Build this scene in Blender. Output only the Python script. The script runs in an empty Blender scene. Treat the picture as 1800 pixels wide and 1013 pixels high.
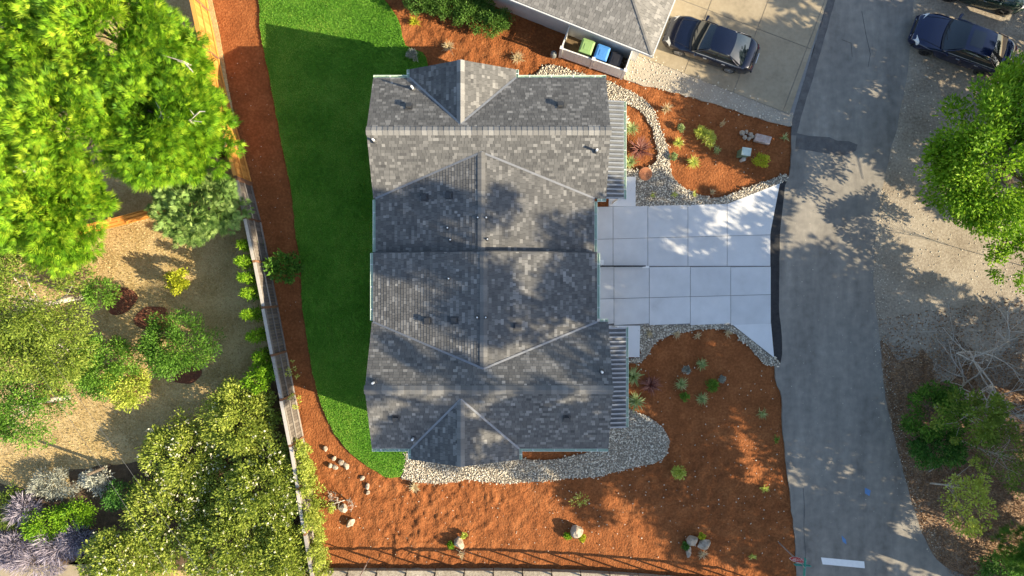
import bpy, bmesh, math, random
import numpy as np
from mathutils import Vector, Matrix, noise as mnoise

# ------------------------------------------------------------------ camera, world, sun, exposure
CAMH = 35.0                       # drone height in metres, looking straight down
FPX = 34.29                       # photo pixels per metre on the ground
scene = bpy.context.scene
C = scene.collection
cam_d = bpy.data.cameras.new("camera"); cam = bpy.data.objects.new("camera", cam_d)
C.objects.link(cam); scene.camera = cam
cam.location = (0, 0, CAMH); cam.rotation_euler = (0, 0, 0)
cam_d.sensor_width = 36.0; cam_d.lens = 36.0 * CAMH * FPX / 1800.0
cam_d.clip_end = 2000.0

SUN_EL = math.radians(25.0)
SUN_AZ = math.radians(-19.0)      # towards the sun, measured from +X
sun_to = Vector((math.cos(SUN_AZ)*math.cos(SUN_EL), math.sin(SUN_AZ)*math.cos(SUN_EL), math.sin(SUN_EL)))
world = bpy.data.worlds.new("World"); scene.world = world; world.use_nodes = True
wn = world.node_tree.nodes; wl = world.node_tree.links
sky = wn.new("ShaderNodeTexSky"); sky.sky_type = 'NISHITA'; sky.sun_disc = False
sky.sun_elevation = SUN_EL; sky.sun_rotation = math.pi/2 - SUN_AZ
wl.new(sky.outputs[0], wn["Background"].inputs[0]); wn["Background"].inputs[1].default_value = 0.115
sun_d = bpy.data.lights.new("sun", 'SUN'); sun_d.energy = 5.0; sun_d.angle = math.radians(0.35)
sun_d.color = (1.0, 0.86, 0.62)
sun = bpy.data.objects.new("sun", sun_d); C.objects.link(sun)
sun.rotation_euler = (-sun_to).to_track_quat('-Z', 'Y').to_euler(); sun.location = (60, -25, 50)
vs = scene.view_settings
vs.view_transform = 'Standard'; vs.look = 'None'; vs.gamma = 1.0; vs.exposure = 1.40
try: vs.use_curve_mapping = False
except Exception: pass
scene.render.engine = 'CYCLES'

# ------------------------------------------------------------------ helpers
def P(u, v, z=0.0):
    "photo pixel seen at height z -> world point"
    k = (CAMH - z) / CAMH / FPX
    return Vector(((u - 900) * k, (506.5 - v) * k, z))
def XY(u, v, z=0.0):
    p = P(u, v, z); return (p.x, p.y)

ORG = {}
def tag(o, label=None, cat=None, group=None, kind=None):
    if label: o["label"] = label
    if cat: o["category"] = cat
    if group: o["group"] = group
    if kind: o["kind"] = kind
    return o
def thing(name, label, cat, loc=(0, 0, 0), rz=0.0, group=None, local=False):
    o = bpy.data.objects.new(name, None); C.objects.link(o)
    o.empty_display_size = 0.3
    o.location = loc; o.rotation_euler = (0, 0, rz)
    ORG[o.name] = Vector((0, 0, 0)) if local else Vector(loc)
    return tag(o, label, cat, group)

def link_mesh(me, name, mat, parent=None, smooth=False):
    o = bpy.data.objects.new(name, me); C.objects.link(o)
    if mat is not None and len(me.materials) == 0: me.materials.append(mat)
    if parent is not None:
        o.parent = parent; ORG[o.name] = ORG.get(parent.name, Vector((0, 0, 0)))
    else: ORG[o.name] = Vector((0, 0, 0))
    if smooth:
        me.polygons.foreach_set("use_smooth", [True]*len(me.polygons))
    return o

class MB:
    "collects faces; build() links them as ONE mesh object"
    def __init__(s): s.v = []; s.f = []; s.t = []
    def face(s, pts, tone=0.5):
        b = len(s.v); s.v += [tuple(p) for p in pts]; s.f.append(tuple(range(b, b+len(pts)))); s.t.append(tone)
    def mesh(s, verts, faces, tone=0.5):
        b = len(s.v); s.v += [tuple(p) for p in verts]
        for f in faces: s.f.append(tuple(i+b for i in f)); s.t.append(tone)
    def prism(s, poly, z0, z1, tone=0.5, bottom=False):
        "poly: xy list counter-clockwise; z0/z1 numbers or functions of (x,y)"
        a = 0.0
        for i in range(len(poly)):
            x0, y0 = poly[i][:2]; x1, y1 = poly[(i+1) % len(poly)][:2]; a += x0*y1-x1*y0
        if a < 0: poly = poly[::-1]
        f0 = z0 if callable(z0) else (lambda x, y: z0)
        f1 = z1 if callable(z1) else (lambda x, y: z1)
        n = len(poly)
        vs_ = [(p[0], p[1], f1(p[0], p[1])) for p in poly] + [(p[0], p[1], f0(p[0], p[1])) for p in poly]
        fs = [tuple(range(n))] + [(i, n+i, n+(i+1) % n, (i+1) % n) for i in range(n)]
        if bottom: fs.append(tuple(range(2*n-1, n-1, -1)))
        s.mesh(vs_, fs, tone)
    def box(s, c, size, M=None, tone=0.5):
        hx, hy, hz = size[0]/2, size[1]/2, size[2]/2
        vs_ = []
        for z in (-hz, hz):
            for x, y in ((-hx, -hy), (hx, -hy), (hx, hy), (-hx, hy)):
                p = Vector((x, y, z))
                if M is not None: p = M @ p
                vs_.append(p + Vector(c))
        s.mesh(vs_, [(3, 2, 1, 0), (4, 5, 6, 7), (0, 1, 5, 4), (1, 2, 6, 5), (2, 3, 7, 6), (3, 0, 4, 7)], tone)
    def bar(s, a, b, w, h, tone=0.5):
        a = Vector(a); b = Vector(b); d = (b-a); L = d.length; d.normalize()
        up = Vector((0, 0, 1)) if abs(d.z) < 0.95 else Vector((0, 1, 0))
        side = up.cross(d).normalized(); up = d.cross(side)
        M = Matrix((d, side, up)).transposed()
        s.box((a+b)/2, (L, w, h), M, tone)
    def tube(s, pts, rad, sides=6, tone=0.5, cap=True):
        pts = [Vector(p) for p in pts]; n = len(pts); b = len(s.v)
        for i, p in enumerate(pts):
            d = (pts[min(i+1, n-1)] - pts[max(i-1, 0)]).normalized()
            up = Vector((0, 0, 1)) if abs(d.z) < 0.9 else Vector((1, 0, 0))
            a = d.cross(up).normalized(); c = d.cross(a)
            r = rad[i] if hasattr(rad, '__len__') else rad
            for k in range(sides):
                t = 2*math.pi*k/sides; s.v.append(tuple(p + a*(r*math.cos(t)) + c*(r*math.sin(t))))
        for i in range(n-1):
            for k in range(sides):
                k2 = (k+1) % sides
                s.f.append((b+i*sides+k, b+i*sides+k2, b+(i+1)*sides+k2, b+(i+1)*sides+k)); s.t.append(tone)
        if cap:
            s.f.append(tuple(b+(n-1)*sides+k for k in range(sides))); s.t.append(tone)
            s.f.append(tuple(b+k for k in range(sides-1, -1, -1))); s.t.append(tone)
    def lathe(s, c, prof, seg=16, tone=0.5):
        c = Vector(c); b = len(s.v)
        for r, z in prof:
            for k in range(seg):
                t = 2*math.pi*k/seg; s.v.append((c.x+r*math.cos(t), c.y+r*math.sin(t), c.z+z))
        for i in range(len(prof)-1):
            for k in range(seg):
                k2 = (k+1) % seg
                s.f.append((b+i*seg+k, b+i*seg+k2, b+(i+1)*seg+k2, b+(i+1)*seg+k)); s.t.append(tone)
        if prof[-1][0] > 1e-4:
            s.f.append(tuple(b+(len(prof)-1)*seg+k for k in range(seg))); s.t.append(tone)
    def build(s, name, mat, parent=None, smooth=False, bevel=0.0):
        o = ORG.get(parent.name, Vector((0, 0, 0))) if parent is not None else Vector((0, 0, 0))
        me = bpy.data.meshes.new(name)
        me.from_pydata([(x-o.x, y-o.y, z-o.z) for x, y, z in s.v], [], s.f)
        at = me.attributes.new("tone", 'FLOAT', 'FACE'); at.data.foreach_set("value", s.t)
        me.update()
        ob = link_mesh(me, name, mat, parent, smooth)
        if bevel > 0:
            m = ob.modifiers.new("bevel", 'BEVEL'); m.width = bevel; m.segments = 2; m.limit_method = 'ANGLE'
        return ob

def np_mesh(name, V, F, tone, mat, parent=None, smooth=False):
    "V (n,3), F (m,k) numpy"
    o = ORG.get(parent.name, Vector((0, 0, 0))) if parent is not None else Vector((0, 0, 0))
    V = np.asarray(V, dtype=np.float32) - np.array(o, dtype=np.float32)
    m, k = F.shape
    me = bpy.data.meshes.new(name)
    me.vertices.add(len(V)); me.vertices.foreach_set("co", V.ravel())
    me.loops.add(m*k); me.loops.foreach_set("vertex_index", F.astype(np.int32).ravel())
    me.polygons.add(m); me.polygons.foreach_set("loop_start", np.arange(0, m*k, k, dtype=np.int32))
    me.polygons.foreach_set("loop_total", np.full(m, k, dtype=np.int32))
    at = me.attributes.new("tone", 'FLOAT', 'FACE'); at.data.foreach_set("value", np.asarray(tone, dtype=np.float32))
    me.update(calc_edges=True); me.validate()
    return link_mesh(me, name, mat, parent, smooth)

def inside(poly, x, y):
    "vectorised point in polygon"
    x = np.asarray(x); y = np.asarray(y); c = np.zeros(x.shape, bool); n = len(poly)
    for i in range(n):
        x0, y0 = poly[i][:2]; x1, y1 = poly[(i+1) % n][:2]
        if y0 == y1: continue
        hit = ((y0 > y) != (y1 > y)) & (x < (x1-x0)*(y-y0)/(y1-y0)+x0)
        c ^= hit
    return c

def vnoise(x, y, scale, seed):
    "value noise in [0,1]"
    rs = np.random.RandomState(seed); G = rs.rand(257, 257)
    xs = x*scale+1000; ys = y*scale+1000
    xi = np.floor(xs).astype(int); yi = np.floor(ys).astype(int); fx = xs-xi; fy = ys-yi
    fx = fx*fx*(3-2*fx); fy = fy*fy*(3-2*fy); xi %= 256; yi %= 256
    return (G[xi, yi]*(1-fx)+G[xi+1, yi]*fx)*(1-fy) + (G[xi, yi+1]*(1-fx)+G[xi+1, yi+1]*fx)*fy

def wobble(px, step=0.35, amp=0.05, seed=0, z=0.0, smooth=True):
    "closed pixel outline -> world outline, rounded and slightly uneven"
    pts = [P(u, v, z) for u, v in px]; n = len(pts); out = []
    rnd = random.Random(seed)
    for i in range(n):
        p0, p1, p2, p3 = pts[i-1], pts[i], pts[(i+1) % n], pts[(i+2) % n]
        m = max(1, int((p2-p1).length/step))
        for k in range(m):
            t = k/m
            if smooth:
                q = 0.5*((2*p1)+(p2-p0)*t+(2*p0-5*p1+4*p2-p3)*t*t+(3*p1-p0-3*p2+p3)*t**3)
            else: q = p1.lerp(p2, t)
            out.append((q.x+rnd.uniform(-amp, amp), q.y+rnd.uniform(-amp, amp)))
    return out

def clip_convex(sub, clip):
    "Sutherland-Hodgman, clip is convex CCW"
    out = list(sub); n = len(clip)
    for i in range(n):
        ax, ay = clip[i]; bx, by = clip[(i+1) % n]; inp = out; out = []
        if not inp: break
        def sd(p): return (bx-ax)*(p[1]-ay)-(by-ay)*(p[0]-ax)
        for j in range(len(inp)):
            p = inp[j]; q = inp[(j+1) % len(inp)]; sp, sq = sd(p), sd(q)
            if sp >= 0: out.append(p)
            if (sp >= 0) != (sq >= 0):
                t = sp/(sp-sq); out.append((p[0]+(q[0]-p[0])*t, p[1]+(q[1]-p[1])*t))
    return out
def area(poly):
    return 0.5*sum(poly[i][0]*poly[(i+1) % len(poly)][1]-poly[(i+1) % len(poly)][0]*poly[i][1] for i in range(len(poly)))
def ccw(poly): return poly if area(poly) > 0 else poly[::-1]

# ------------------------------------------------------------------ materials
MATS = {}
def nt(name):
    m = bpy.data.materials.new(name); m.use_nodes = True; MATS[name] = m
    return m, m.node_tree.nodes, m.node_tree.links, m.node_tree.nodes["Principled BSDF"]
def ramp_node(N, stops):
    r = N.new("ShaderNodeValToRGB"); e = r.color_ramp.elements
    while len(e) < len(stops): e.new(0.5)
    for i, (p, c) in enumerate(stops): e[i].position = p; e[i].color = (c[0], c[1], c[2], 1)
    return r
def mat_noise(name, stops, scale=3.0, rough=0.85, bump=0.0, bscale=40.0, detail=6.0, metallic=0.0, scale2=None, mix2=0.4, spec=0.3, coat=0.0, bdist=0.02, stretch=None):
    m, N, L, B = nt(name)
    tc = N.new("ShaderNodeTexCoord")
    n1 = N.new("ShaderNodeTexNoise"); n1.inputs["Scale"].default_value = scale; n1.inputs["Detail"].default_value = detail
    n1.inputs["Roughness"].default_value = 0.65
    if stretch:
        mp = N.new("ShaderNodeMapping"); mp.inputs["Scale"].default_value = stretch
        L.new(tc.outputs["Object"], mp.inputs["Vector"]); L.new(mp.outputs[0], n1.inputs["Vector"])
    else: L.new(tc.outputs["Object"], n1.inputs["Vector"])
    fac = n1.outputs["Fac"]
    if scale2:
        n2 = N.new("ShaderNodeTexNoise"); n2.inputs["Scale"].default_value = scale2; n2.inputs["Detail"].default_value = 3
        L.new(tc.outputs["Object"], n2.inputs["Vector"])
        mx = N.new("ShaderNodeMix"); mx.inputs[0].default_value = mix2
        L.new(fac, mx.inputs[2]); L.new(n2.outputs["Fac"], mx.inputs[3]); fac = mx.outputs[0]
    r = ramp_node(N, stops); L.new(fac, r.inputs[0]); L.new(r.outputs[0], B.inputs["Base Color"])
    B.inputs["Roughness"].default_value = rough; B.inputs["Metallic"].default_value = metallic
    B.inputs["Specular IOR Level"].default_value = spec
    B.inputs["Coat Weight"].default_value = coat
    if bump > 0:
        nb = N.new("ShaderNodeTexNoise"); nb.inputs["Scale"].default_value = bscale; nb.inputs["Detail"].default_value = 4
        L.new(tc.outputs["Object"], nb.inputs["Vector"])
        bp = N.new("ShaderNodeBump"); bp.inputs["Strength"].default_value = bump; bp.inputs["Distance"].default_value = bdist
        L.new(nb.outputs["Fac"], bp.inputs["Height"]); L.new(bp.outputs[0], B.inputs["Normal"])
    return m
def mat_tone(name, stops, rough=0.8, trans=0.0, noise=0.0, nscale=30.0, spec=0.25, objrand=False):
    "colour read from the per-face 'tone' value; trans>0 adds leaf translucency"
    m, N, L, B = nt(name)
    a = N.new("ShaderNodeAttribute"); a.attribute_name = "tone"; fac = a.outputs["Fac"]
    if noise > 0:
        tc = N.new("ShaderNodeTexCoord"); n1 = N.new("ShaderNodeTexNoise"); n1.inputs["Scale"].default_value = nscale
        n1.inputs["Detail"].default_value = 3
        L.new(tc.outputs["Object"], n1.inputs["Vector"])
        mm = N.new("ShaderNodeMath"); mm.operation = 'MULTIPLY_ADD'; mm.inputs[1].default_value = noise
        L.new(n1.outputs["Fac"], mm.inputs[0])
        sb = N.new("ShaderNodeMath"); sb.operation = 'SUBTRACT'; sb.inputs[1].default_value = noise*0.5
        L.new(fac, sb.inputs[0]); L.new(sb.outputs[0], mm.inputs[2]); fac = mm.outputs[0]
    r = ramp_node(N, stops); L.new(fac, r.inputs[0]); L.new(r.outputs[0], B.inputs["Base Color"])
    B.inputs["Roughness"].default_value = rough; B.inputs["Specular IOR Level"].default_value = spec
    if trans > 0:
        t = N.new("ShaderNodeBsdfTranslucent"); L.new(r.outputs[0], t.inputs["Color"])
        mx = N.new("ShaderNodeMixShader"); mx.inputs[0].default_value = trans
        L.new(B.outputs[0], mx.inputs[1]); L.new(t.outputs[0], mx.inputs[2])
        L.new(mx.outputs[0], N["Material Output"].inputs["Surface"])
    return m
def mat_plain(name, col, rough=0.5, metallic=0.0, spec=0.5, coat=0.0, var=0.12, scale=6.0):
    lo = tuple(c*(1-var) for c in col); hi = tuple(min(1, c*(1+var)) for c in col)
    return mat_noise(name, [(0.3, lo), (0.7, hi)], scale=scale, rough=rough, metallic=metallic, spec=spec, coat=coat)

M = {}
M['forest_floor'] = mat_noise('forest_floor', [(0.3, (.11, .065, .038)), (0.5, (.22, .14, .085)), (0.65, (.34, .25, .165)), (0.8, (.42, .34, .25))], 2.2, 0.95, 0.6, 25, scale2=14)
M['soil'] = mat_noise('soil', [(0.28, (.13, .044, .016)), (0.5, (.245, .084, .028)), (0.72, (.37, .145, .053))], 1.1, 0.95, 1.0, 11, scale2=9, mix2=0.5, bdist=0.06, spec=0.1)
M['lawn'] = mat_noise('lawn', [(0.3, (.06, .16, .014)), (0.5, (.10, .26, .022)), (0.7, (.20, .34, .05))], 0.7, 0.95, 0.5, 60, scale2=30, mix2=.5, spec=.05)
M['dry_lawn'] = mat_noise('dry_lawn', [(0.25, (.20, .15, .06)), (0.45, (.38, .27, .12)), (0.6, (.52, .39, .20)), (0.78, (.44, .35, .17))], 0.8, 0.95, 0.8, 30, scale2=12, mix2=.45, bdist=.03, spec=.05)
M['asphalt'] = mat_noise('asphalt', [(0.3, (.12, .11, .095)), (0.45, (.20, .182, .155)), (0.58, (.26, .236, .198)), (0.72, (.36, .325, .27))], 0.8, 0.9, 0.35, 90, scale2=2.5, mix2=.35, bdist=.006, stretch=(1, .22, 1))
M['asphalt_patch'] = mat_noise('asphalt_patch', [(0.3, (.085, .08, .075)), (0.7, (.15, .14, .13))], 3.0, 0.9, 0.4, 90, bdist=.006)
M['asphalt_new'] = mat_noise('asphalt_new', [(0.3, (.018, .018, .019)), (0.7, (.045, .043, .042))], 4.0, 0.85, 0.5, 70, bdist=.01)
M['gravel_pale'] = mat_noise('gravel_pale', [(0.25, (.22, .19, .15)), (0.5, (.38, .33, .26)), (0.72, (.52, .46, .36))], 1.4, 0.95, 1.0, 45, scale2=35, mix2=.55, bdist=.03, spec=.1)
M['gravel_dust'] = mat_noise('gravel_dust', [(0.3, (.16, .13, .095)), (0.45, (.27, .225, .17)), (0.58, (.36, .31, .24)), (0.72, (.46, .40, .32))], 0.5, 0.95, 1.0, 22, scale2=9, mix2=.45, bdist=.025, spec=.1)
M['concrete'] = mat_noise('concrete', [(0.25, (.58, .575, .56)), (0.5, (.66, .655, .64)), (0.75, (.72, .715, .70))], 1.2, 0.85, 0.15, 80, scale2=.35, mix2=.5, bdist=.004)
M['concrete_old'] = mat_noise('concrete_old', [(0.25, (.22, .18, .12)), (0.5, (.31, .255, .172)), (0.75, (.38, .32, .225))], 0.9, 0.9, 0.2, 60, scale2=6, mix2=.35, bdist=.005)
for i_, k_ in enumerate((.90, .94, .97)):
    M['concrete%d' % i_] = mat_noise('concrete%d' % i_, [(0.2, (.46*k_, .455*k_, .44*k_)), (0.42, (.60*k_, .595*k_, .58*k_)), (0.7, (.70*k_, .695*k_, .68*k_))], .9+.3*i_, 0.85, 0.15, 80, scale2=.45+.1*i_, mix2=.5, bdist=.004)
M['joint'] = mat_plain('joint', (.22, .21, .195), 0.95)
M['stone'] = mat_tone('stone', [(0, (.24, .20, .15)), (0.4, (.42, .365, .28)), (0.75, (.58, .52, .41)), (1, (.70, .64, .53))], 0.85, noise=.2, nscale=12)
M['boulder'] = mat_noise('boulder', [(0.3, (.22, .175, .125)), (0.5, (.38, .31, .235)), (0.75, (.52, .44, .35))], 5, 0.9, 0.8, 20, bdist=.03)
SHW = [(0, (.070, .069, .068)), (0.4, (.112, .109, .104)), (0.7, (.155, .150, .142)), (0.9, (.22, .212, .198)), (1, (.27, .26, .243))]
M['shingle'] = mat_tone('shingle', SHW, 0.93, noise=.22, nscale=22, spec=.15)
M['shingle_old'] = mat_tone('shingle_old', [(0, (.13, .125, .115)), (0.5, (.20, .19, .175)), (1, (.30, .285, .26))], 0.93, noise=.2, nscale=20, spec=.15)
M['roof_deck'] = mat_plain('roof_deck', (.05, .05, .05), 0.95)
M['flashing'] = mat_plain('flashing', (.21, .215, .225), 0.5, 0.4)
M['gutter'] = mat_plain('gutter', (.52, .62, .50), 0.4, 0.0)
M['siding'] = mat_noise('siding', [(0.3, (.50, .50, .48)), (0.7, (.60, .60, .57))], 2, .7)
M['white'] = mat_plain('white_paint', (.78, .77, .74), 0.5, var=.05)
M['vinyl'] = mat_plain('vinyl', (.74, .72, .69), 0.45, var=.05)
M['metal_roof'] = mat_noise('metal_roof', [(0.3, (.24, .25, .26)), (0.7, (.32, .33, .335))], 2.0, 0.42, metallic=.55, spec=.5)
M['metal_pan_shade'] = mat_noise('metal_pan_shade', [(0.3, (.10, .105, .11)), (0.7, (.16, .165, .17))], 2.0, 0.6, metallic=.3)  # darker than the ribs: shade between the ribs is put into this colour
M['pipe_white'] = mat_plain('pipe_white', (.72, .72, .70), .5)
M['vent_dark'] = mat_plain('vent_dark', (.045, .045, .046), .6)
M['cedar'] = mat_tone('cedar', [(0, (.42, .17, .035)), (.5, (.56, .245, .05)), (1, (.68, .33, .08))], .75, noise=.5, nscale=6)
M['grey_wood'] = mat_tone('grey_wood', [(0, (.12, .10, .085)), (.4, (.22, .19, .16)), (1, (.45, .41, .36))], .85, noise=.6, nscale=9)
M['brown_wood'] = mat_tone('brown_wood', [(0, (.13, .065, .035)), (1, (.24, .12, .065))], .8, noise=.4, nscale=9)
M['bark'] = mat_noise('bark', [(0.3, (.09, .065, .045)), (0.7, (.20, .155, .115))], 6, .95, .8, 25, bdist=.03)
M['bark_pale'] = mat_noise('bark_pale', [(0.3, (.34, .30, .25)), (0.7, (.55, .50, .43))], 6, .95, .4, 25)
M['black_metal'] = mat_plain('black_metal', (.02, .02, .02), .5)
M['wire'] = mat_plain('wire', (.10, .10, .10), .5)
M['steel'] = mat_plain('steel', (.5, .5, .5), .4, .7)
M['terracotta'] = mat_tone('terracotta', [(0, (.34, .13, .06)), (1, (.60, .29, .15))], .85, noise=.4, nscale=10)
def leafmat(name, a, b, c, trans=.35): M[name] = mat_tone(name, [(0, a), (.5, b), (1, c)], .6, trans=trans, spec=.2)
leafmat('lime', (.06, .17, .008), (.20, .40, .014), (.46, .60, .035), .25)
leafmat('lime2', (.06, .16, .008), (.16, .32, .012), (.31, .47, .03))
leafmat('olive', (.09, .15, .02), (.20, .28, .035), (.37, .43, .08))
leafmat('mid_green', (.045, .12, .015), (.11, .24, .025), (.22, .38, .05))
leafmat('deep_green', (.025, .09, .014), (.07, .19, .028), (.16, .32, .06))
leafmat('blue_green', (.09, .17, .035), (.20, .33, .075), (.38, .50, .15))
leafmat('yellow', (.25, .30, .02), (.45, .48, .03), (.62, .60, .06))
leafmat('hedge', (.035, .09, .015), (.08, .18, .025), (.17, .30, .06))
leafmat('rose', (.13, .19, .03), (.30, .37, .05), (.50, .53, .11), .42)
leafmat('fir', (.02, .06, .02), (.05, .11, .03), (.10, .18, .05), .2)
leafmat('grass', (.075, .21, .018), (.15, .34, .035), (.30, .45, .07), .35)
leafmat('straw', (.30, .22, .09), (.48, .37, .17), (.62, .52, .28), .2)
leafmat('tuft_green', (.16, .24, .07), (.33, .41, .15), (.55, .60, .29), .3)
leafmat('tuft_lime', (.30, .37, .04), (.50, .55, .09), (.66, .69, .22), .3)
leafmat('tuft_dry', (.42, .32, .16), (.58, .46, .26), (.72, .62, .40), .25)
leafmat('burgundy', (.10, .03, .025), (.22, .08, .06), (.42, .22, .16), .2)
leafmat('lavender', (.17, .145, .17), (.32, .28, .335), (.50, .46, .53), .2)
leafmat('grey_leaf', (.18, .19, .15), (.33, .34, .27), (.50, .50, .42), .2)
leafmat('petal', (.62, .58, .36), (.72, .68, .48), (.80, .78, .64), .3)
leafmat('litter', (.14, .07, .035), (.27, .15, .075), (.42, .27, .15), .1)
# ------------------------------------------------------------------ the ground
def sheet(name, poly, z, mat, skirt=0.32, label=None):
    mb = MB(); mb.prism(ccw(poly), z-skirt, z); o = mb.build(name, mat); o["kind"] = "structure"
    return o
mb = MB(); mb.face([(-400, -400, -.30), (400, -400, -.30), (400, 400, -.30), (-400, 400, -.30)])
o = mb.build('ground', M['forest_floor']); o["kind"] = "structure"

# red soil: a clod-strewn relief sheet
soil_px = [(360, -60), (372, 0), (385, 60), (400, 150), (422, 260), (450, 370), (478, 500), (504, 640), (535, 790), (556, 920), (572, 1003),
           (585, 1040), (1420, 1040), (1400, 1003), (1398, 880), (1385, 760), (1385, 640), (1385, 330), (1400, 225), (1330, 203), (1180, 155), (1090, 125), (1010, 60), (960, -60)]
soil_poly = [XY(*p) for p in soil_px]
d = 0.085
gx = np.arange(-16.6, 15.4, d); gy = np.arange(-15.6, 16.6, d)
X, Y = np.meshgrid(gx, gy, indexing='ij')
h = 0.45*vnoise(X, Y, .5, 1) + 0.30*vnoise(X, Y, 1.7, 2)
cl = vnoise(X, Y, 3.2, 3); c2 = vnoise(X, Y, 7.0, 4)
rough_amt = np.clip(1.4*vnoise(X, Y, .22, 5)-.15 + .5*(Y < -9.0) + .35*(Y > 11), .12, 1.25)
rake = np.sin(X*5.2+1.5*vnoise(X, Y, .4, 6))*.5+.5
north = (X > 5) & (Y > 3.5)
rake = np.where(north, np.sin((X*.9-Y*.35)*4.4+2.2*vnoise(X, Y, .6, 8))*.5+.5, rake)
Z = -0.135 + .055*h + rough_amt*(.10*np.maximum(0, cl-.35)+.12*np.maximum(0, c2-.42)) + .022*np.power(rake, 3)
west = (X < -10.3) & (Y > -6)
Z = np.where(west, -.10+.04*h+.02*np.maximum(0, c2-.5), Z)
Z = np.minimum(Z, -0.012)
nx_, ny_ = X.shape
idx = np.arange(nx_*ny_).reshape(nx_, ny_)
F = np.stack([idx[:-1, :-1], idx[1:, :-1], idx[1:, 1:], idx[:-1, 1:]], -1).reshape(-1, 4)
cx = (X[:-1, :-1]+d/2).ravel(); cy = (Y[:-1, :-1]+d/2).ravel()
F = F[inside(soil_poly, cx, cy)]
used = np.unique(F); remap = -np.ones(nx_*ny_, int); remap[used] = np.arange(len(used))
V = np.stack([X.ravel(), Y.ravel(), Z.ravel()], -1)[used]; F = remap[F]
o = np_mesh('soil', V, F, np.zeros(len(F)), M['soil'], smooth=True); o["kind"] = "structure"

lawn_px = [(470, -50), (456, 20), (458, 60), (470, 120), (485, 200), (500, 280), (512, 340), (521, 420), (529, 470), (531, 530), (540, 600), (553, 670), (576, 740), (610, 790), (650, 822), (684, 840), (704, 838), (713, 812), (714, 790), (735, 700), (735, 200), (752, 118), (742, 92), (712, 80), (704, 45), (688, 15), (655, -20), (600, -50)]
lawn_poly = wobble(lawn_px, .35, .03, 3)
sheet('lawn', lawn_poly, 0.0, M['lawn'])
dry_px = [(-420, -300), (330, -300), (360, -60), (372, 0), (385, 60), (400, 150), (422, 260), (450, 370), (478, 500), (504, 640), (535, 790), (556, 920), (572, 1003), (580, 1060), (-420, 1060)]
sheet('dry_lawn', [XY(*p) for p in dry_px], -0.03, M['dry_lawn'])
road_px = [(1500, -120), (1455, 0), (1437, 65), (1396, 210), (1390, 290), (1378, 335), (1362, 420), (1362, 640), (1374, 700), (1378, 780), (1390, 880), (1398, 960), (1402, 1040), (1420, 1200), (1900, 1200), (1740, 1040), (1660, 995), (1632, 960), (1608, 900), (1580, 800), (1557, 700), (1546, 600), (1536, 490), (1540, 400), (1560, 290), (1580, 210), (1597, 110), (1606, 0), (1625, -120)]
sheet('road', wobble(road_px, .4, .035, 5), 0.004, M['asphalt'])
def strip(name, px, z, mat, amp=.02, seed=1): return sheet(name, wobble(px, .4, amp, seed, smooth=False), z, mat, skirt=.3)
strip('asphalt_edge', [(1352, 405), (1353, 470), (1354, 570), (1360, 638), (1372, 640), (1375, 622), (1374, 590), (1369, 540), (1370, 470), (1371, 408), (1378, 345), (1381, 318), (1371, 322)], .008, M['asphalt_new'], .012)
strip('asphalt_verge', [(1455, 0), (1437, 65), (1414, 140), (1393, 210), (1391, 238), (1400, 238), (1408, 205), (1428, 140), (1450, 65), (1468, 0), (1490, -60), (1475, -60)], .0085, M['asphalt_patch'], .015)
strip('asphalt_patch', [(1402, 236), (1440, 240), (1490, 248), (1506, 252), (1505, 266), (1490, 274), (1440, 268), (1400, 260)], .009, M['asphalt_patch'], .07)
strip('stop_line', [(1443, 980), (1519, 987), (1520, 999), (1446, 992)], .012, M['white'], .0)
for px in ([(1412, 858), (1414, 890), (1413, 930), (1416, 975), (1415, 1012)], [(1515, 20), (1522, 60), (1530, 95), (1526, 118)], [(1480, 70), (1496, 76), (1498, 100)]):
    mb = MB(); q = [P(*a, .0075) for a in px]
    for i in range(len(q)-1): mb.bar(q[i], q[i+1], .014, .004)
    o = mb.build('road_crack', M['asphalt_new']); o["kind"] = "structure"
for px in ([(1521, 858), (1530, 862), (1528, 872), (1520, 868)], [(1480, 942), (1486, 948), (1488, 957), (1481, 953)]):
    strip('blue_paint_mark', px, .011, mat_plain('utility_blue', (.10, .22, .42), .8), .03)
shoulder_px = [(1580, -120), (1560, 0), (1550, 110), (1535, 210), (1520, 290), (1500, 400), (1496, 490), (1500, 590), (1520, 615), (1560, 600), (1585, 640), (1625, 618), (1655, 672), (1700, 640), (1738, 700), (1790, 665), (1850, 720), (2100, 720), (2100, -120)]
sheet('gravel_shoulder', wobble(shoulder_px, .35, .16, 6), -.008, M['gravel_dust'])
strip_px = [(1020, 60), (1100, 90), (1150, 103), (1398, 203), (1397, 222), (1330, 208), (1250, 180), (1180, 162), (1120, 148), (1095, 138), (1096, 120)]
sheet('gravel_strip', wobble(strip_px, .4, .06, 7), -.004, M['gravel_pale'])
sheet('verge', [XY(*p) for p in [(1490, 480), (1510, 690), (1530, 800), (1558, 900), (1590, 970), (1640, 1040), (1740, 1200), (2200, 1200), (2200, 500)]], -.022, M['forest_floor'])
sheet('pavement', [XY(*p) for p in [(-300, 1000), (160, 992), (200, 1020), (200, 1200), (-300, 1200)]], .01, M['concrete_old'])

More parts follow.
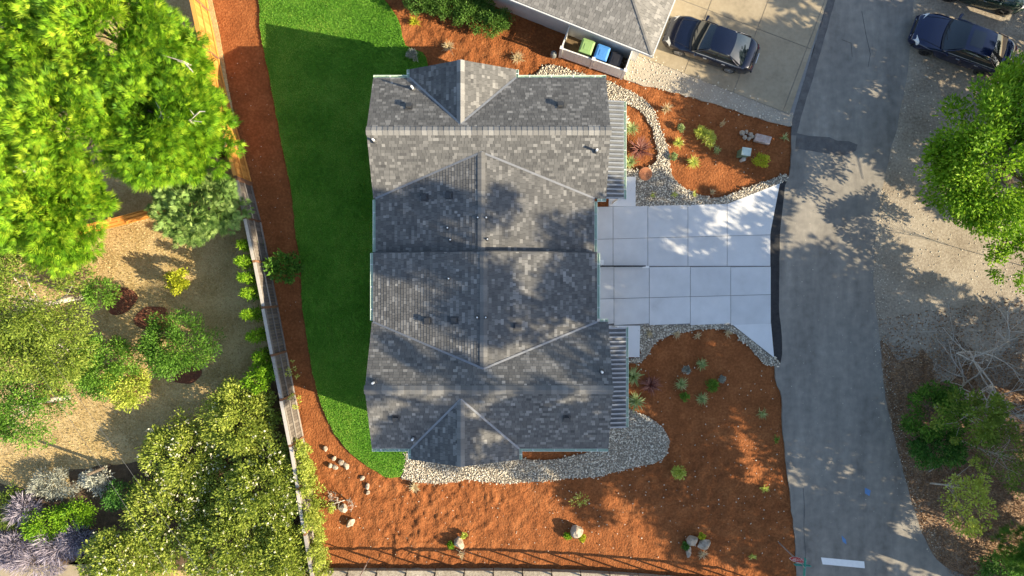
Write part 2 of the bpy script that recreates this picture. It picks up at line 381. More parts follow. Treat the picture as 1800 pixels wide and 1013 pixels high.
# concrete slabs: each its own piece, gaps between
def slab(parent, poly, z, mat, gap=.012, skirt=.12):
    poly = ccw(poly); c = (sum(p[0] for p in poly)/len(poly), sum(p[1] for p in poly)/len(poly)); q = []
    n = len(poly)
    for i in range(n):      # inset by gap
        p0, p1, p2 = Vector(poly[i-1]), Vector(poly[i]), Vector(poly[(i+1) % n])
        d1 = (p1-p0).normalized(); d2 = (p2-p1).normalized()
        n1 = Vector((-d1.y, d1.x)); n2 = Vector((-d2.y, d2.x)); b = n1+n2
        q.append(tuple(p1 + b*(gap/max(.3, 1+n1.dot(n2)))))
    mb = MB(); mb.prism(q, z-skirt-.2, z); return mb.build('slab', mat, parent)
drv = MB(); drv.prism(ccw([XY(*p) for p in [(1040, 364), (1278, 359), (1371, 323), (1354, 408), (1354, 466), (1355, 568), (1360, 629), (1286, 571), (1040, 572)]]), -.1, .012)
drv = drv.build('driveway', M['joint']); drv["kind"] = "structure"
up_x = [1040, 1077.5, 1138.5, 1209, 1278, 1354]; lo_x = [1040, 1079, 1141, 1213, 1284, 1354.5]
nv = lambda u: 364-(u-1048)*.0235; mv = lambda u: 421-(u-1048)*.026; sv = lambda u: 468.0
rc = random.Random(4)
for i in range(5):
    a, b = up_x[i], up_x[i+1]
    top = [(a, nv(a)), (b, nv(b)), (b, mv(b)), (a, mv(a))] if i < 4 else [(a, nv(a)), (1371, 322), (1355, 405), (1354, mv(b)), (a, mv(a))]
    slab(drv, [XY(*p) for p in top], .03+.001*i, M['concrete%d' % rc.randint(0, 2)])
    slab(drv, [XY(*p) for p in [(a, mv(a)), (b, mv(b)), (b, 468), (a, 468)]], .031+.001*i, M['concrete%d' % rc.randint(0, 2)])
    a, b = lo_x[i], lo_x[i+1]
    m2 = lambda u: 526-(u-1048)*.026
    slab(drv, [XY(*p) for p in [(a, 469.6), (b, 468.8), (b, m2(b)), (a, m2(a))]], .05+.001*i, M['concrete%d' % rc.randint(0, 2)])
    slab(drv, [XY(*p) for p in [(a, m2(a)), (b, m2(b)), (b, 569), (a, 572)]], .051+.001*i, M['concrete%d' % rc.randint(0, 2)])
slab(drv, [XY(*p) for p in [(1286, 570), (1355, 568.5), (1360.5, 629)]], .05, M['concrete'])
for nm, px in (('porch', [(1070, 311), (1117, 311), (1117, 363), (1070, 363)]), ('porch', [(1070, 572.5), (1125, 572.5), (1124, 628), (1070, 628)])):
    mb = MB(); mb.prism(ccw([XY(*p) for p in px]), -.1, .045); o = mb.build(nm, M['concrete'], bevel=.01); o["kind"] = "structure"
# neighbour's concrete drive
nd = [XY(*p) for p in [(1120, 98), (1395, 204), (1455, 0), (1475, -60), (1160, -60)]]
nd = ccw(nd)
mb = MB(); mb.prism(nd, -.12, -.002); ndrv = mb.build('concrete_drive', M['joint']); ndrv["kind"] = "structure"
O = P(1331, 51); ea = Vector((.935, -.354)); eb = Vector((.354, .935))
for i in range(-5, 3):
    for j in range(-2, 3):
        q = []
        for s, t in ((i, j), (i+1, j), (i+1, j+1), (i, j+1)):
            p = Vector((O.x, O.y)) + ea*(s*2.72) + eb*(t*3.55); q.append((p.x, p.y))
        q = clip_convex(ccw(q), nd)
        if len(q) >= 3 and area(q) > .05: slab(ndrv, q, .02+.0007*(i+6), M['concrete_old'], .014)

# ------------------------------------------------------------------ loose stone beds
ico = None
def ico_base():
    bm = bmesh.new(); bmesh.ops.create_icosphere(bm, subdivisions=1, radius=1.0)
    v = np.array([p.co[:] for p in bm.verts]); f = np.array([[q.index for q in p.verts] for p in bm.faces]); bm.free(); return v, f
ICO_V, ICO_F = ico_base()
def stones(name, poly, spacing, smin, smax, mat, seed, z=0.0, label=None, cat=None, tone=(0, 1), density=1.0, drift=.0):
    rs = np.random.RandomState(seed); p = np.array(poly)
    x0, y0 = p.min(0); x1, y1 = p.max(0)
    gx, gy = np.meshgrid(np.arange(x0, x1, spacing), np.arange(y0, y1, spacing*.88), indexing='ij')
    gx = gx + (np.arange(gx.shape[1]) % 2)*spacing*.5
    x = gx.ravel()+rs.uniform(-.4, .4, gx.size)*spacing; y = gy.ravel()+rs.uniform(-.4, .4, gy.size)*spacing
    k = inside(poly, x+rs.normal(0, drift, x.size), y+rs.normal(0, drift, x.size)) & (rs.rand(x.size) < density); x = x[k]; y = y[k]; n = len(x)
    s = rs.uniform(smin, smax, n); el = rs.uniform(.7, 1.3, n); a = rs.uniform(0, 6.28, n); hgt = rs.uniform(.45, .75, n)
    V = ICO_V[None]*(1+rs.uniform(-.18, .18, (n, len(ICO_V), 1)))
    V = V*np.stack([s*el, s/el, s*hgt], -1)[:, None]
    ca, sa = np.cos(a)[:, None], np.sin(a)[:, None]
    vx = V[..., 0]*ca-V[..., 1]*sa+x[:, None]; vy = V[..., 0]*sa+V[..., 1]*ca+y[:, None]; vz = V[..., 2]+(z+s*.25)[:, None]
    V = np.stack([vx, vy, vz], -1).reshape(-1, 3)
    F = (ICO_F[None]+(np.arange(n)*len(ICO_V))[:, None, None]).reshape(-1, 3)
    t = np.repeat(rs.uniform(tone[0], tone[1], n), len(ICO_F))
    o = np_mesh(name, V, F, t, mat, smooth=True); tag(o, label, cat, kind="stuff"); return o
M['bed_base'] = mat_noise('bed_base', [(0.3, (.18, .15, .115)), (.7, (.32, .275, .215))], 6, .95, .8, 30)
path_px = [(1060, 140), (1085, 150), (1118, 165), (1140, 182), (1156, 212), (1170, 245), (1178, 280), (1180, 310), (1205, 330), (1230, 343), (1262, 347), (1300, 336), (1345, 318), (1383, 306), (1388, 316), (1371, 322), (1278, 358), (1117, 363), (1100, 363), (1097, 296), (1120, 300), (1146, 292), (1156, 270), (1151, 240), (1140, 215), (1125, 195), (1100, 182), (1060, 172)]
bed2_px = [(945, 128), (952, 117), (968, 113), (1000, 124), (1034, 133), (1040, 150), (940, 150)]
bed3_px = [(1125, 573), (1200, 571), (1286, 570), (1330, 602), (1366, 630), (1371, 643), (1350, 641), (1328, 622), (1303, 598), (1284, 583), (1240, 580), (1180, 590), (1152, 604), (1141, 622), (1130, 636), (1080, 640), (1080, 628), (1125, 628)]
bed4_px = [(706, 842), (713, 815), (713, 785), (730, 785), (800, 800), (905, 806), (935, 808), (985, 806), (1030, 796), (1055, 780), (1060, 745), (1090, 735), (1103, 718), (1125, 726), (1146, 738), (1166, 750), (1177, 775), (1171, 798), (1150, 815), (1100, 825), (1050, 838), (980, 842), (930, 848), (880, 850), (820, 845), (765, 850), (725, 848)]
for nm, px, seed, z, lab in (('river_stones', path_px, 11, .0, 'pale river stones winding round the side of the metal awning to the driveway'),
                       ('river_stones', bed2_px, 12, .0, 'small patch of white river stones behind the bin enclosure'),
                       ('river_stones', bed3_px, 13, .0, 'grey river stones edging the lower side of the concrete driveway'),
                       ('river_stones', bed4_px, 14, .0, 'long pale river stone drain bed along the gable end of the house')):
    poly = wobble(px, .3, .05, seed); sheet('stone_bed', poly, -.008, M['bed_base'], .3)
    stones(nm, poly, .080, .028, .056, M['stone'], seed, z, lab, 'stones', drift=.05)
poly = wobble(strip_px, .4, .05, 7); stones('gravel', poly, .16, .02, .05, M['stone'], 21, 0.0, 'fine beige gravel beside the neighbouring concrete drive', 'gravel', (.4, .95), .75, .12)
poly = wobble([(1098, 200), (1106, 204), (1104, 228), (1098, 232)], .2, .02, 3); stones('pebbles', poly, .10, .04, .07, M['stone'], 22, 0.0, 'little drift of white pebbles against the awning gutter', 'pebbles', (.5, 1))
stones('pebbles', [XY(*p) for p in [(1110, 640), (1360, 650), (1390, 990), (1000, 930), (930, 860), (1170, 830), (1185, 770)]], .42, .014, .04, M['stone'], 23, -.05, 'tiny pale pebbles scattered over the shaded red soil', 'pebbles', (.4, 1), .4)
stones('pebbles', [XY(*p) for p in [(550, 800), (700, 850), (1000, 860), (1180, 990), (600, 990)]], .5, .014, .035, M['stone'], 24, -.05, 'tiny pale pebbles scattered over the sunlit red soil', 'pebbles', (.2, 1), .4)
stones('pebbles', [XY(*p) for p in [(395, 90), (455, 90), (520, 470), (540, 700), (505, 600), (440, 300)]], .5, .012, .03, M['stone'], 25, -.06, 'tiny pale pebbles on the soil strip beside the fence', 'pebbles', (.2, 1), .45)
stones('pebbles', [XY(*p) for p in [(1160, 170), (1390, 225), (1380, 300), (1200, 320)]], .45, .012, .032, M['stone'], 26, -.05, 'tiny pale pebbles on the planted soil bed', 'pebbles', (.2, 1), .4)
poly = [XY(*p) for p in [(1540, 400), (1536, 490), (1546, 600), (1570, 640), (1800, 640), (1800, 480), (1700, 400), (1640, 250), (1700, 130), (1600, 110), (1575, 230)]]
stones('gravel', poly, .30, .015, .045, M['stone'], 27, -.01, 'loose gravel on the dusty road shoulder', 'gravel', (.25, .85), .6)

# dark border earth under the hedge
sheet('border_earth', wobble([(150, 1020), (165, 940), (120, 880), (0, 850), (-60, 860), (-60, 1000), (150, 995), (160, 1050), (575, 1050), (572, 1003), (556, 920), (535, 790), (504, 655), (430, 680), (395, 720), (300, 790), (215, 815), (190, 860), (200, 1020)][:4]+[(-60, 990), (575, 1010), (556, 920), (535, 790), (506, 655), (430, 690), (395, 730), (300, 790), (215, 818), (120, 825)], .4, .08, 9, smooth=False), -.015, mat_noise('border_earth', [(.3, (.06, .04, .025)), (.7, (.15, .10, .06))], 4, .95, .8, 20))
stones('gravel', [XY(*p) for p in [(1548, 330), (1536, 400), (1532, 490), (1542, 600), (1555, 690), (1578, 800), (1606, 900), (1640, 975), (1660, 975), (1622, 890), (1594, 790), (1572, 690), (1560, 600), (1556, 490), (1562, 400), (1570, 330)]], .10, .012, .036, M['stone'], 28, 0.0, 'pale gravel spilling over the right-hand edge of the road', 'gravel', (.1, .8), .55, .22)
stones('pebbles', [XY(*p) for p in [(1400, 330), (1535, 420), (1540, 600), (1600, 950), (1440, 950), (1385, 650)]], .6, .008, .022, M['stone'], 29, .004, 'stray pale grit on the road surface', 'grit', (.3, 1), .5)
# lawn blades
def blades(name, poly, n, L, W, mat, seed, z, label, cat, spread=.7, tone_noise=.4, patch=None):
    rs = np.random.RandomState(seed); p = np.array(poly); x0, y0 = p.min(0); x1, y1 = p.max(0)
    x = rs.uniform(x0, x1, n); y = rs.uniform(y0, y1, n); k = inside(poly, x, y)
    if patch is not None: k &= patch(x, y, rs)
    x = x[k]; y = y[k]; n = len(x)
    a = rs.uniform(0, 6.28, n); l = L*rs.uniform(.6, 1.25, n); w = W*rs.uniform(.7, 1.3, n); t = rs.uniform(.2, spread, n)
    dx, dy = np.cos(a), np.sin(a)
    b = np.stack([x, y, np.full(n, z)], -1)
    tip = b+np.stack([dx*l*np.sin(t), dy*l*np.sin(t), l*np.cos(t)], -1)
    sd = np.stack([-dy*w/2, dx*w/2, np.zeros(n)], -1)
    V = np.stack([b-sd, b+sd, tip+sd*.5, tip-sd*.5], 1).reshape(-1, 3); F = np.arange(4*n).reshape(n, 4)
    tone = np.clip(.5+tone_noise*rs.uniform(-1, 1, n)+.75*(vnoise(x, y, .7, seed+1)-.5)+.45*(vnoise(x, y, .25, seed+4)-.5)+.4*(vnoise(x, y, 3, seed+2)-.5), 0, 1)
    o = np_mesh(name, V, F, tone, mat); tag(o, label, cat, kind="stuff"); return o
lawn_vis = [XY(*p) for p in [(440, -5), (760, -5), (760, 160), (735, 850), (500, 850)]]
inl = lambda x, y, rs: inside(lawn_vis, x, y)
blades('lawn_grass', lawn_poly, 230000, .055, .030, M['grass'], 31, 0.0, 'mown bright green lawn grass beside the house', 'grass', 1.0, .40, inl)
dry_poly = [XY(*p) for p in [(-20, 380), (160, 400), (420, 320), (500, 640), (430, 700), (250, 800), (-20, 860)]]
blades('dry_grass', dry_poly, 42000, .07, .03, M['straw'], 32, -.03, 'sun-bleached dry grass across the neighbouring yard', 'grass', 1.2, .5)
lit_poly = [XY(*p) for p in [(1549, 600), (1640, 620), (1680, 590), (1740, 640), (1800, 590), (1830, 1040), (1690, 1040), (1634, 960), (1610, 900), (1584, 810), (1562, 710)]]
blades('leaf_litter', [XY(*p) for p in [(1545, 560), (1800, 520), (1800, 720), (1560, 700)]], 2600, .09, .05, M['litter'], 34, -.008, 'stray brown leaves blown onto the dusty shoulder', 'leaves', 1.5, .5)
blades('leaf_litter', lit_poly, 26000, .09, .05, M['litter'], 33, -.022, 'brown fallen leaves under the roadside bushes', 'leaves', 1.5, .5)
# ------------------------------------------------------------------ the house
class Plane:
    "roof plane in plan: convex polys, height z = z0 + p * dist from eave line; axis 'x' or 'y' gives the run of the courses"
    def __init__(s, polys, fz, along, up):   # along/up: unit 2D vectors (course direction, uphill direction)
        s.polys = [ccw(p) for p in polys]; s.fz = fz; s.along = Vector(along); s.up = Vector(up)
    def slope(s):
        return s.fz(s.up.x, s.up.y)-s.fz(0, 0)
def shingle_roof(house, roofname, planes, mat, seed, course=.135, nfree=300, vis=None, tone_bias=0.0, fieldlabel=None):
    rnd = random.Random(seed)
    deck = MB()
    for pl in planes:
        for poly in pl.polys:
            deck.prism(poly, (lambda x, y, f=pl.fz: f(x, y)-.17), pl.fz, .3, bottom=True)
    roof = deck.build(roofname, M['roof_deck'], house)
    field = MB(); cands = []
    for pl in planes:
        g = pl.slope(); cs = 1/math.sqrt(1+g*g); stepc = course*cs
        al, up = pl.along, pl.up
        nrm = Vector((-g*up.x, -g*up.y, 1)).normalized()
        allp = [Vector(p) for poly in pl.polys for p in poly]
        t0 = min(p.dot(up) for p in allp); t1 = max(p.dot(up) for p in allp)
        s0 = min(p.dot(al) for p in allp); s1 = max(p.dot(al) for p in allp)
        k = 0; t = t0-.02
        while t < t1:
            s = s0-rnd.uniform(0, .4)
            while s < s1:
                w = rnd.choice((.13, .17, .21, .27)); 
                r = [(al*a+up*b) for a, b in ((s+.006, t), (s+w-.006, t), (s+w-.006, t+stepc*1.02), (s+.006, t+stepc*1.02))]
                r = ccw([(q.x, q.y) for q in r])
                u_ = rnd.random()
                tone = min(1, max(0, (rnd.gauss(.40, .12) if u_ < .58 else rnd.gauss(.58, .10) if u_ < .83 else rnd.gauss(.82, .08))+tone_bias))
                for poly in pl.polys:
                    q = clip_convex(r, poly)
                    if len(q) < 3: continue
                    ar = area(q)
                    if ar < .0008: continue
                    full = ar > .985*(w-.012)*stepc*1.02
                    c = Vector((sum(p[0] for p in q)/len(q), sum(p[1] for p in q)/len(q)))
                    if full: cands.append((pl, s, t, w, stepc, tone, q, pl.fz(c.x, c.y), c))
                    else:
                        # butt edge stands proud of the course below
                        f1 = lambda x, y, f=pl.fz, u=up, tt=t, st=stepc: f(x, y)+.016-.012*(x*u.x+y*u.y-tt)/st
                        field.prism(q, pl.fz, f1, tone)
                s += w
            t += stepc; k += 1
    def key(c):
        ok = vis(c[8], c[7]) if vis else True
        return (0 if ok else 1, -c[7])
    cands.sort(key=key)
    free = cands[:nfree]
    for c in cands[nfree:]:
        pl, s, t, w, stepc, tone, q, z, cc = c
        f1 = lambda x, y, f=pl.fz, u=pl.up, tt=t, st=stepc: f(x, y)+.016-.012*(x*u.x+y*u.y-tt)/st
        field.prism(q, pl.fz, f1, tone)
    fo = field.build('shingle_field', mat, roof); fo["kind"] = "stuff"
    cache = {}
    org = ORG[house.name]
    for pl, s, t, w, stepc, tone, q, z, cc in free:
        g = pl.slope(); tq = round(tone*9)/9; key_ = (w, tq, round(g, 3))
        if key_ not in cache:
            L = stepc*1.02*math.sqrt(1+g*g); mb = MB(); x0, x1 = .006, w-.006
            mb.mesh([(x0, 0, 0), (x1, 0, 0), (x1, L, 0), (x0, L, 0), (x0, 0, .015), (x1, 0, .015), (x1, L, .004), (x0, L, .004)],
                    [(4, 5, 6, 7), (0, 1, 5, 4), (1, 2, 6, 5), (2, 3, 7, 6), (3, 0, 4, 7)], tq)
            tmp = mb.build('shingle', mat); me = tmp.data; bpy.data.objects.remove(tmp); cache[key_] = me
        ob = bpy.data.objects.new('shingle', cache[key_]); C.objects.link(ob); ob.parent = roof
        a3 = Vector((pl.along.x, pl.along.y, 0)); u3 = Vector((pl.up.x, pl.up.y, g)).normalized(); n3 = a3.cross(u3)
        base = pl.along*s+pl.up*t
        mt = Matrix((a3, u3, n3)).transposed().to_4x4()
        mt.translation = Vector((base.x, base.y, pl.fz(base.x, base.y)))-org
        ob.matrix_local = mt
    return roof
def ridge_caps(parent, a, b, sideslope, mat, seed, width=.17, tone=(.55, .85), piece=.24):
    "folded cap shingles along a ridge from a to b; sideslope = drop per metre on both sides"
    rnd = random.Random(seed); a = Vector(a); b = Vector(b); d = (b-a); L = d.length; d.normalize()
    side = Vector((-d.y, d.x, 0)).normalized(); n = int(L/piece); mb = MB()
    for i in range(n):
        p0 = a+d*(L*i/n); p1 = a+d*(L*(i+1)/n+.02); z0 = Vector((0, 0, .045)); z1 = Vector((0, 0, .030)); dr = Vector((0, 0, -sideslope*width))
        t = rnd.uniform(*tone)
        mb.face([p0+z0, p1+z1, p1+side*width+dr+z1, p0+side*width+dr+z0], t)
        mb.face([p1+z1, p0+z0, p0-side*width+dr+z0, p1-side*width+dr+z1], t)
        mb.face([p0+z0, p0+side*width+dr+z0, p0+side*width+dr, p0], t); mb.face([p0-side*width+dr, p0-side*width+dr+z0, p0+z0, p0], t)
        for sg in (1, -1):
            e0, e1 = p0+side*width*sg+dr, p1+side*width*sg+dr
            mb.face([e0, e1, e1+z1, e0+z0] if sg < 0 else [e1, e0, e0+z0, e1+z1], t)
    return mb.build('ridge_cap', mat, parent)
def gutter(parent, a, b, out, w=.12, h=.11):
    "open box gutter along an eave a-b, out = outward 2D unit vector; hangers across the top"
    a = Vector(a); b = Vector(b); o = Vector((out[0], out[1], 0)); z = Vector((0, 0, 1)); mb = MB(); t = .012
    d = (b-a).normalized()
    mb.bar(a+o*(t/2)+z*(-h/2+.02), b+o*(t/2)+z*(-h/2+.02), t, h)
    mb.bar(a+o*(w-t/2)+z*(-h/2+.02), b+o*(w-t/2)+z*(-h/2+.02), t*2.2, h)
    mb.bar(a+o*(w/2)+z*(-h+.027), b+o*(w/2)+z*(-h+.027), w-2*t, .014)
    for e in (a, b): mb.bar(e+o*t+z*(-h/2+.02), e+o*(w-t)+z*(-h/2+.02), .012, h-.012)
    g = mb.build('gutter', M['gutter'], parent)
    n = max(1, int((b-a).length/.8)); mb = MB()
    for i in range(n):
        p = a+(b-a)*((i+.5)/n); mb.bar(p+z*.022, p+o*w+z*.022, .03, .012)
    mb.build('gutter_hangers', M['white'], g)
    return g
def flash(parent, a, b, w=.09, lift=.03):
    a = Vector(a)+Vector((0, 0, lift)); b = Vector(b)+Vector((0, 0, lift)); mb = MB(); mb.bar(a, b, w, .014); return mb.build('valley_flashing', M['flashing'], parent)

house = thing('duplex_house', 'grey shingled duplex house with cross gables and pale green gutters', 'house', (-1, 1.6, 0))
ZE1, ZR1 = 3.8, 5.29; P1 = .54
XW, XE, YN, YR = -6.34, 4.30, 9.60, 6.85
D1 = dict(w=-4.68, r=-2.25, e=.18, y=9.99); zD1 = ZE1+P1*2.43; yD1 = YR+(ZR1-zD1)/P1
BW, BR, BE = -6.24, -1.35, 3.77; zB = 4.83; yB = YR-(ZR1-zB)/P1; yBe = YR-(ZR1-ZE1)/P1; Y0 = 1.6
ZE2, ZR2 = 4.15, 5.64; P2 = .52
XW2, XE2, YS, YR2 = -6.33, 4.35, -7.26, -4.39
D2 = dict(w=-4.57, r=-2.22, e=.33, y=-7.75); zD2 = 5.42; yD2 = YR2-(ZR2-zD2)/P2
BW2, BR2, BE2 = -6.28, -1.24, 3.85; zB2 = 5.19; yB2 = YR2+(ZR2-zB2)/P2; yBe2 = YR2+(ZR2-ZE2)/P2
fN1 = lambda x, y: ZR1-P1*(y-YR); fS1 = lambda x, y: ZR1+P1*(y-YR)
def side(xe, ze, xr, zr): return lambda x, y: ze+(zr-ze)*(x-xe)/(xr-xe)
fN2 = lambda x, y: ZR2-P2*(y-YR2); fS2 = lambda x, y: ZR2+P2*(y-YR2)
dW1, dE1 = side(D1['w'], ZE1, D1['r'], zD1), side(D1['e'], ZE1, D1['r'], zD1)
dW2, dE2 = side(D2['w'], ZE2, D2['r'], zD2), side(D2['e'], ZE2, D2['r'], zD2)
bW1, bE1 = side(BW, ZE1, BR, zB), side(BE, ZE1, BR, zB)
bW2, bE2 = side(BW2, ZE2, BR2, zB2), side(BE2, ZE2, BR2, zB2)
XP, XM, YP, YM = (1, 0), (-1, 0), (0, 1), (0, -1)
ye1 = YR+(ZR1-ZE1)/P1
planes = [
 Plane([[(XW, YR), (D1['r'], YR), (D1['r'], yD1), (D1['w'], ye1), (XW, ye1)], [(D1['r'], YR), (XE, YR), (XE, ye1), (D1['e'], ye1), (D1['r'], yD1)]], fN1, XM, YM),
 Plane([[(D1['w'], D1['y']), (D1['w'], ye1), (D1['r'], yD1), (D1['r'], D1['y'])]], dW1, YM, XP),
 Plane([[(D1['e'], D1['y']), (D1['r'], D1['y']), (D1['r'], yD1), (D1['e'], ye1)]], dE1, YP, XM),
 Plane([[(XW, YR), (XW, yBe), (BW, yBe), (BR, yB), (BR, YR)], [(BR, YR), (BR, yB), (BE, yBe), (XE, yBe), (XE, YR)]], fS1, XP, YP),
 Plane([[(BW, yBe), (BW, Y0), (BR, Y0), (BR, yB)]], bW1, YM, XP),
 Plane([[(BE, yBe), (BR, yB), (BR, Y0), (BE, Y0)]], bE1, YP, XM),
 Plane([[(BW2, Y0-.01), (BW2, yBe2), (BR2, yB2), (BR2, Y0-.01)]], bW2, YM, XP),
 Plane([[(BE2, Y0-.01), (BR2, Y0-.01), (BR2, yB2), (BE2, yBe2)]], bE2, YP, XM),
 Plane([[(XW2, YR2), (BR2, YR2), (BR2, yB2), (BW2, yBe2), (XW2, yBe2)], [(BR2, YR2), (XE2, YR2), (XE2, yBe2), (BE2, yBe2), (BR2, yB2)]], fN2, XM, YM),
 Plane([[(XW2, YR2), (XW2, YS), (D2['w'], YS), (D2['r'], yD2), (D2['r'], YR2)], [(D2['r'], YR2), (D2['r'], yD2), (D2['e'], YS), (XE2, YS), (XE2, YR2)]], fS2, XP, YP),
 Plane([[(D2['w'], YS), (D2['w'], D2['y']), (D2['r'], D2['y']), (D2['r'], yD2)]], dW2, YM, XP),
 Plane([[(D2['e'], YS), (D2['r'], yD2), (D2['r'], D2['y']), (D2['e'], D2['y'])]], dE2, YP, XM),
]
roof = shingle_roof(house, 'roof', planes, M['shingle'], 77)
sh = M['shingle']
ridge_caps(roof, (XW-.02, YR, ZR1), (XE+.02, YR, ZR1), P1, sh, 1, .19, (.7, 1.0))
ridge_caps(roof, (D1['r'], D1['y'], zD1), (D1['r'], yD1, zD1), P1, sh, 2, .17, (.7, 1))
ridge_caps(roof, (BR, yB, zB), (BR, Y0, zB), .21, sh, 3, .17, (.5, .8))
ridge_caps(roof, (BR2, Y0, zB2), (BR2, yB2, zB2), .21, sh, 4, .17, (.5, .8))
ridge_caps(roof, (XE2+.02, YR2, ZR2), (XW2-.02, YR2, ZR2), P2, sh, 5, .19, (.5, .85))
ridge_caps(roof, (D2['r'], D2['y'], zD2), (D2['r'], yD2, zD2), P2, sh, 6, .17, (.6, .9))
for a, b in (((D1['w'], ye1, ZE1), (D1['r'], yD1, zD1)), ((D1['e'], ye1, ZE1), (D1['r'], yD1, zD1)), ((BW, yBe, ZE1), (BR, yB, zB)), ((BE, yBe, ZE1), (BR, yB, zB)),
             ((BW2, yBe2, ZE2), (BR2, yB2, zB2)), ((BE2, yBe2, ZE2), (BR2, yB2, zB2)), ((D2['w'], YS, ZE2), (D2['r'], yD2, zD2)), ((D2['e'], YS, ZE2), (D2['r'], yD2, zD2))):
    flash(roof, a, b)
# step flashing and fascia at the higher half
mb = MB(); mb.bar((BW2+.03, Y0+.012, ZE2-.16), (BR2, Y0+.012, zB2-.16), .03, .34); mb.bar((BR2, Y0+.013, zB2-.16), (BE2-.03, Y0+.013, ZE2-.16), .03, .34); mb.build('fascia', M['vent_dark'], roof)
# gutters
zg1, zg2 = ZE1-.05, ZE2-.05
for a, b, o_ in (((XW, ye1+.005, zg1), (D1['w']-.13, ye1+.005, zg1), YP), ((D1['w']-.005, ye1+.02, zg1), (D1['w']-.005, D1['y'], zg1), XM), ((D1['e']+.005, ye1+.02, zg1), (D1['e']+.005, D1['y'], zg1), XP),
                 ((D1['e']+.13, ye1+.005, zg1), (XE, ye1+.005, zg1), YP), ((BW-.005, Y0+.05, zg1), (BW-.005, yBe-.05, zg1), XM), ((BE+.005, Y0+.05, zg1), (BE+.005, yBe-.14, zg1), XP), ((BE+.14, yBe-.005, zg1), (XE, yBe-.005, zg1), YM),
                 ((BW2-.005, yBe2+.05, zg2), (BW2-.005, Y0-.02, zg2), XM), ((BE2+.005, yBe2+.14, zg2), (BE2+.005, Y0-.02, zg2), XP), ((BE2+.14, yBe2+.005, zg2), (XE2, yBe2+.005, zg2), YP),
                 ((XW2, YS-.005, zg2), (D2['w']-.13, YS-.005, zg2), YM), ((D2['w']-.005, D2['y'], zg2), (D2['w']-.005, YS-.02, zg2), XM), ((D2['e']+.005, D2['y'], zg2), (D2['e']+.005, YS-.02, zg2), XP), ((D2['e']+.13, YS-.005, zg2), (XE2, YS-.005, zg2), YM)):
    gutter(roof, a, b, o_)
# walls with gables, clear of the roof underside
def wall_block(x0, x1, y0, y1, fz):
    mb = MB(); mb.prism([(x0, y0), (x1, y0), (x1, y1), (x0, y1)], 0, fz); return mb
w = MB()
def gable_block(x0, x1, y0, y1, axis, zr, pitch, mid):
    if axis == 'x':   # ridge runs along x
        f = lambda x, y: zr-.22-pitch*abs(y-mid)
        for ya, yb in ((y0, mid), (mid, y1)): w.prism([(x0, ya), (x1, ya), (x1, yb), (x0, yb)], -.1, f)
    else:
        f = lambda x, y: zr-.22-pitch*abs(x-mid)
        for xa, xb in ((x0, mid), (mid, x1)): w.prism([(xa, y0), (xb, y0), (xb, y1), (xa, y1)], -.1, f)
gable_block(XW+.35, XE-.35, 4.5, ye1-.45, 'x', ZR1, P1, YR)
gable_block(D1['w']+.4, D1['e']-.4, 8.5, D1['y']-.35, 'y', zD1, P1, D1['r'])
gable_block(BW+.40, BE-.40, Y0-.2, 5.2, 'y', zB, .2, BR)
gable_block(BW2+.42, BE2-.42, -2.5, Y0-.03, 'y', zB2, .2, BR2)
gable_block(XW2+.38, XE2-.38, YS+.45, -1.95, 'x', ZR2, P2, YR2)
gable_block(D2['w']+.4, D2['e']-.4, D2['y']+.35, -6.2, 'y', zD2, .46, D2['r'])
w.build('wall', M['siding'], house)
M['glass'] = mat_plain('window_glass', (.03, .04, .05), .05, 0, .8, var=.02)
def window(x, y, z, ww, hh, axis, sgn):
    mb = MB(); c = Vector((x, y, z))
    dv = Vector((0, 1, 0)) if axis == 'x' else Vector((1, 0, 0)); ov = Vector((sgn, 0, 0)) if axis == 'x' else Vector((0, sgn, 0))
    sx = (lambda a, b_: (a, b_) if axis == 'y' else (b_, a))
    for s_ in (-1, 1):
        mb.box(c+dv*(s_*ww/2)+ov*.02, (*sx(.09, .05), hh+.09)); mb.box(c+Vector((0, 0, s_*hh/2))+ov*.021, (*sx(ww-.09, .05), .09))
    f = mb.build('window', M['white'], house)
    mb = MB(); mb.box(c+ov*.008, (*sx(ww-.05, .02), hh-.05)); mb.build('pane', M['glass'], f)
for x, y, z, a, b_, ax, sg in ((XW+.35, 8.2, 2.1, 1.5, 1.2, 'x', -1), (XW+.35, 5.6, 2.1, 1.8, 1.9, 'x', -1), (BW+.40, 3.0, 2.0, 1.6, 1.2, 'x', -1), (BW2+.42, .2, 2.2, 1.6, 1.2, 'x', -1), (XW2+.38, -3.2, 2.2, 1.8, 1.9, 'x', -1), (XW2+.38, -5.8, 2.3, 1.4, 1.2, 'x', -1),
                           (D1['r'], D1['y']-.35, 2.2, 1.6, 1.3, 'y', 1), (D2['r'], D2['y']+.35, 2.4, 1.6, 1.3, 'y', -1), (2.4, YS+.45, 2.4, 1.4, 1.1, 'y', -1), (2.2, ye1-.45, 2.2, 1.4, 1.1, 'y', 1), (XE-.35, 7.6, 1.9, 1.3, 1.3, 'x', 1), (XE2-.38, -5.6, 2.1, 1.3, 1.3, 'x', 1)):
    window(x, y, z, a, b_, ax, sg)
for y0, y1, xf, zb in ((1.85, 4.25, BE-.40, .03), (-1.6, 1.15, BE2-.42, .05)):
    mb = MB(); xf += .012
    for i in range(4): mb.box((xf+.02, (y0+y1)/2, zb+.29+i*.56), (.05, y1-y0, .535))
    dr = mb.build('garage_door', M['white'], house)
    mb = MB(); mb.box((xf+.07, (y0+y1)/2, zb+.5), (.05, .25, .05)); mb.build('door_handle', M['black_metal'], dr)
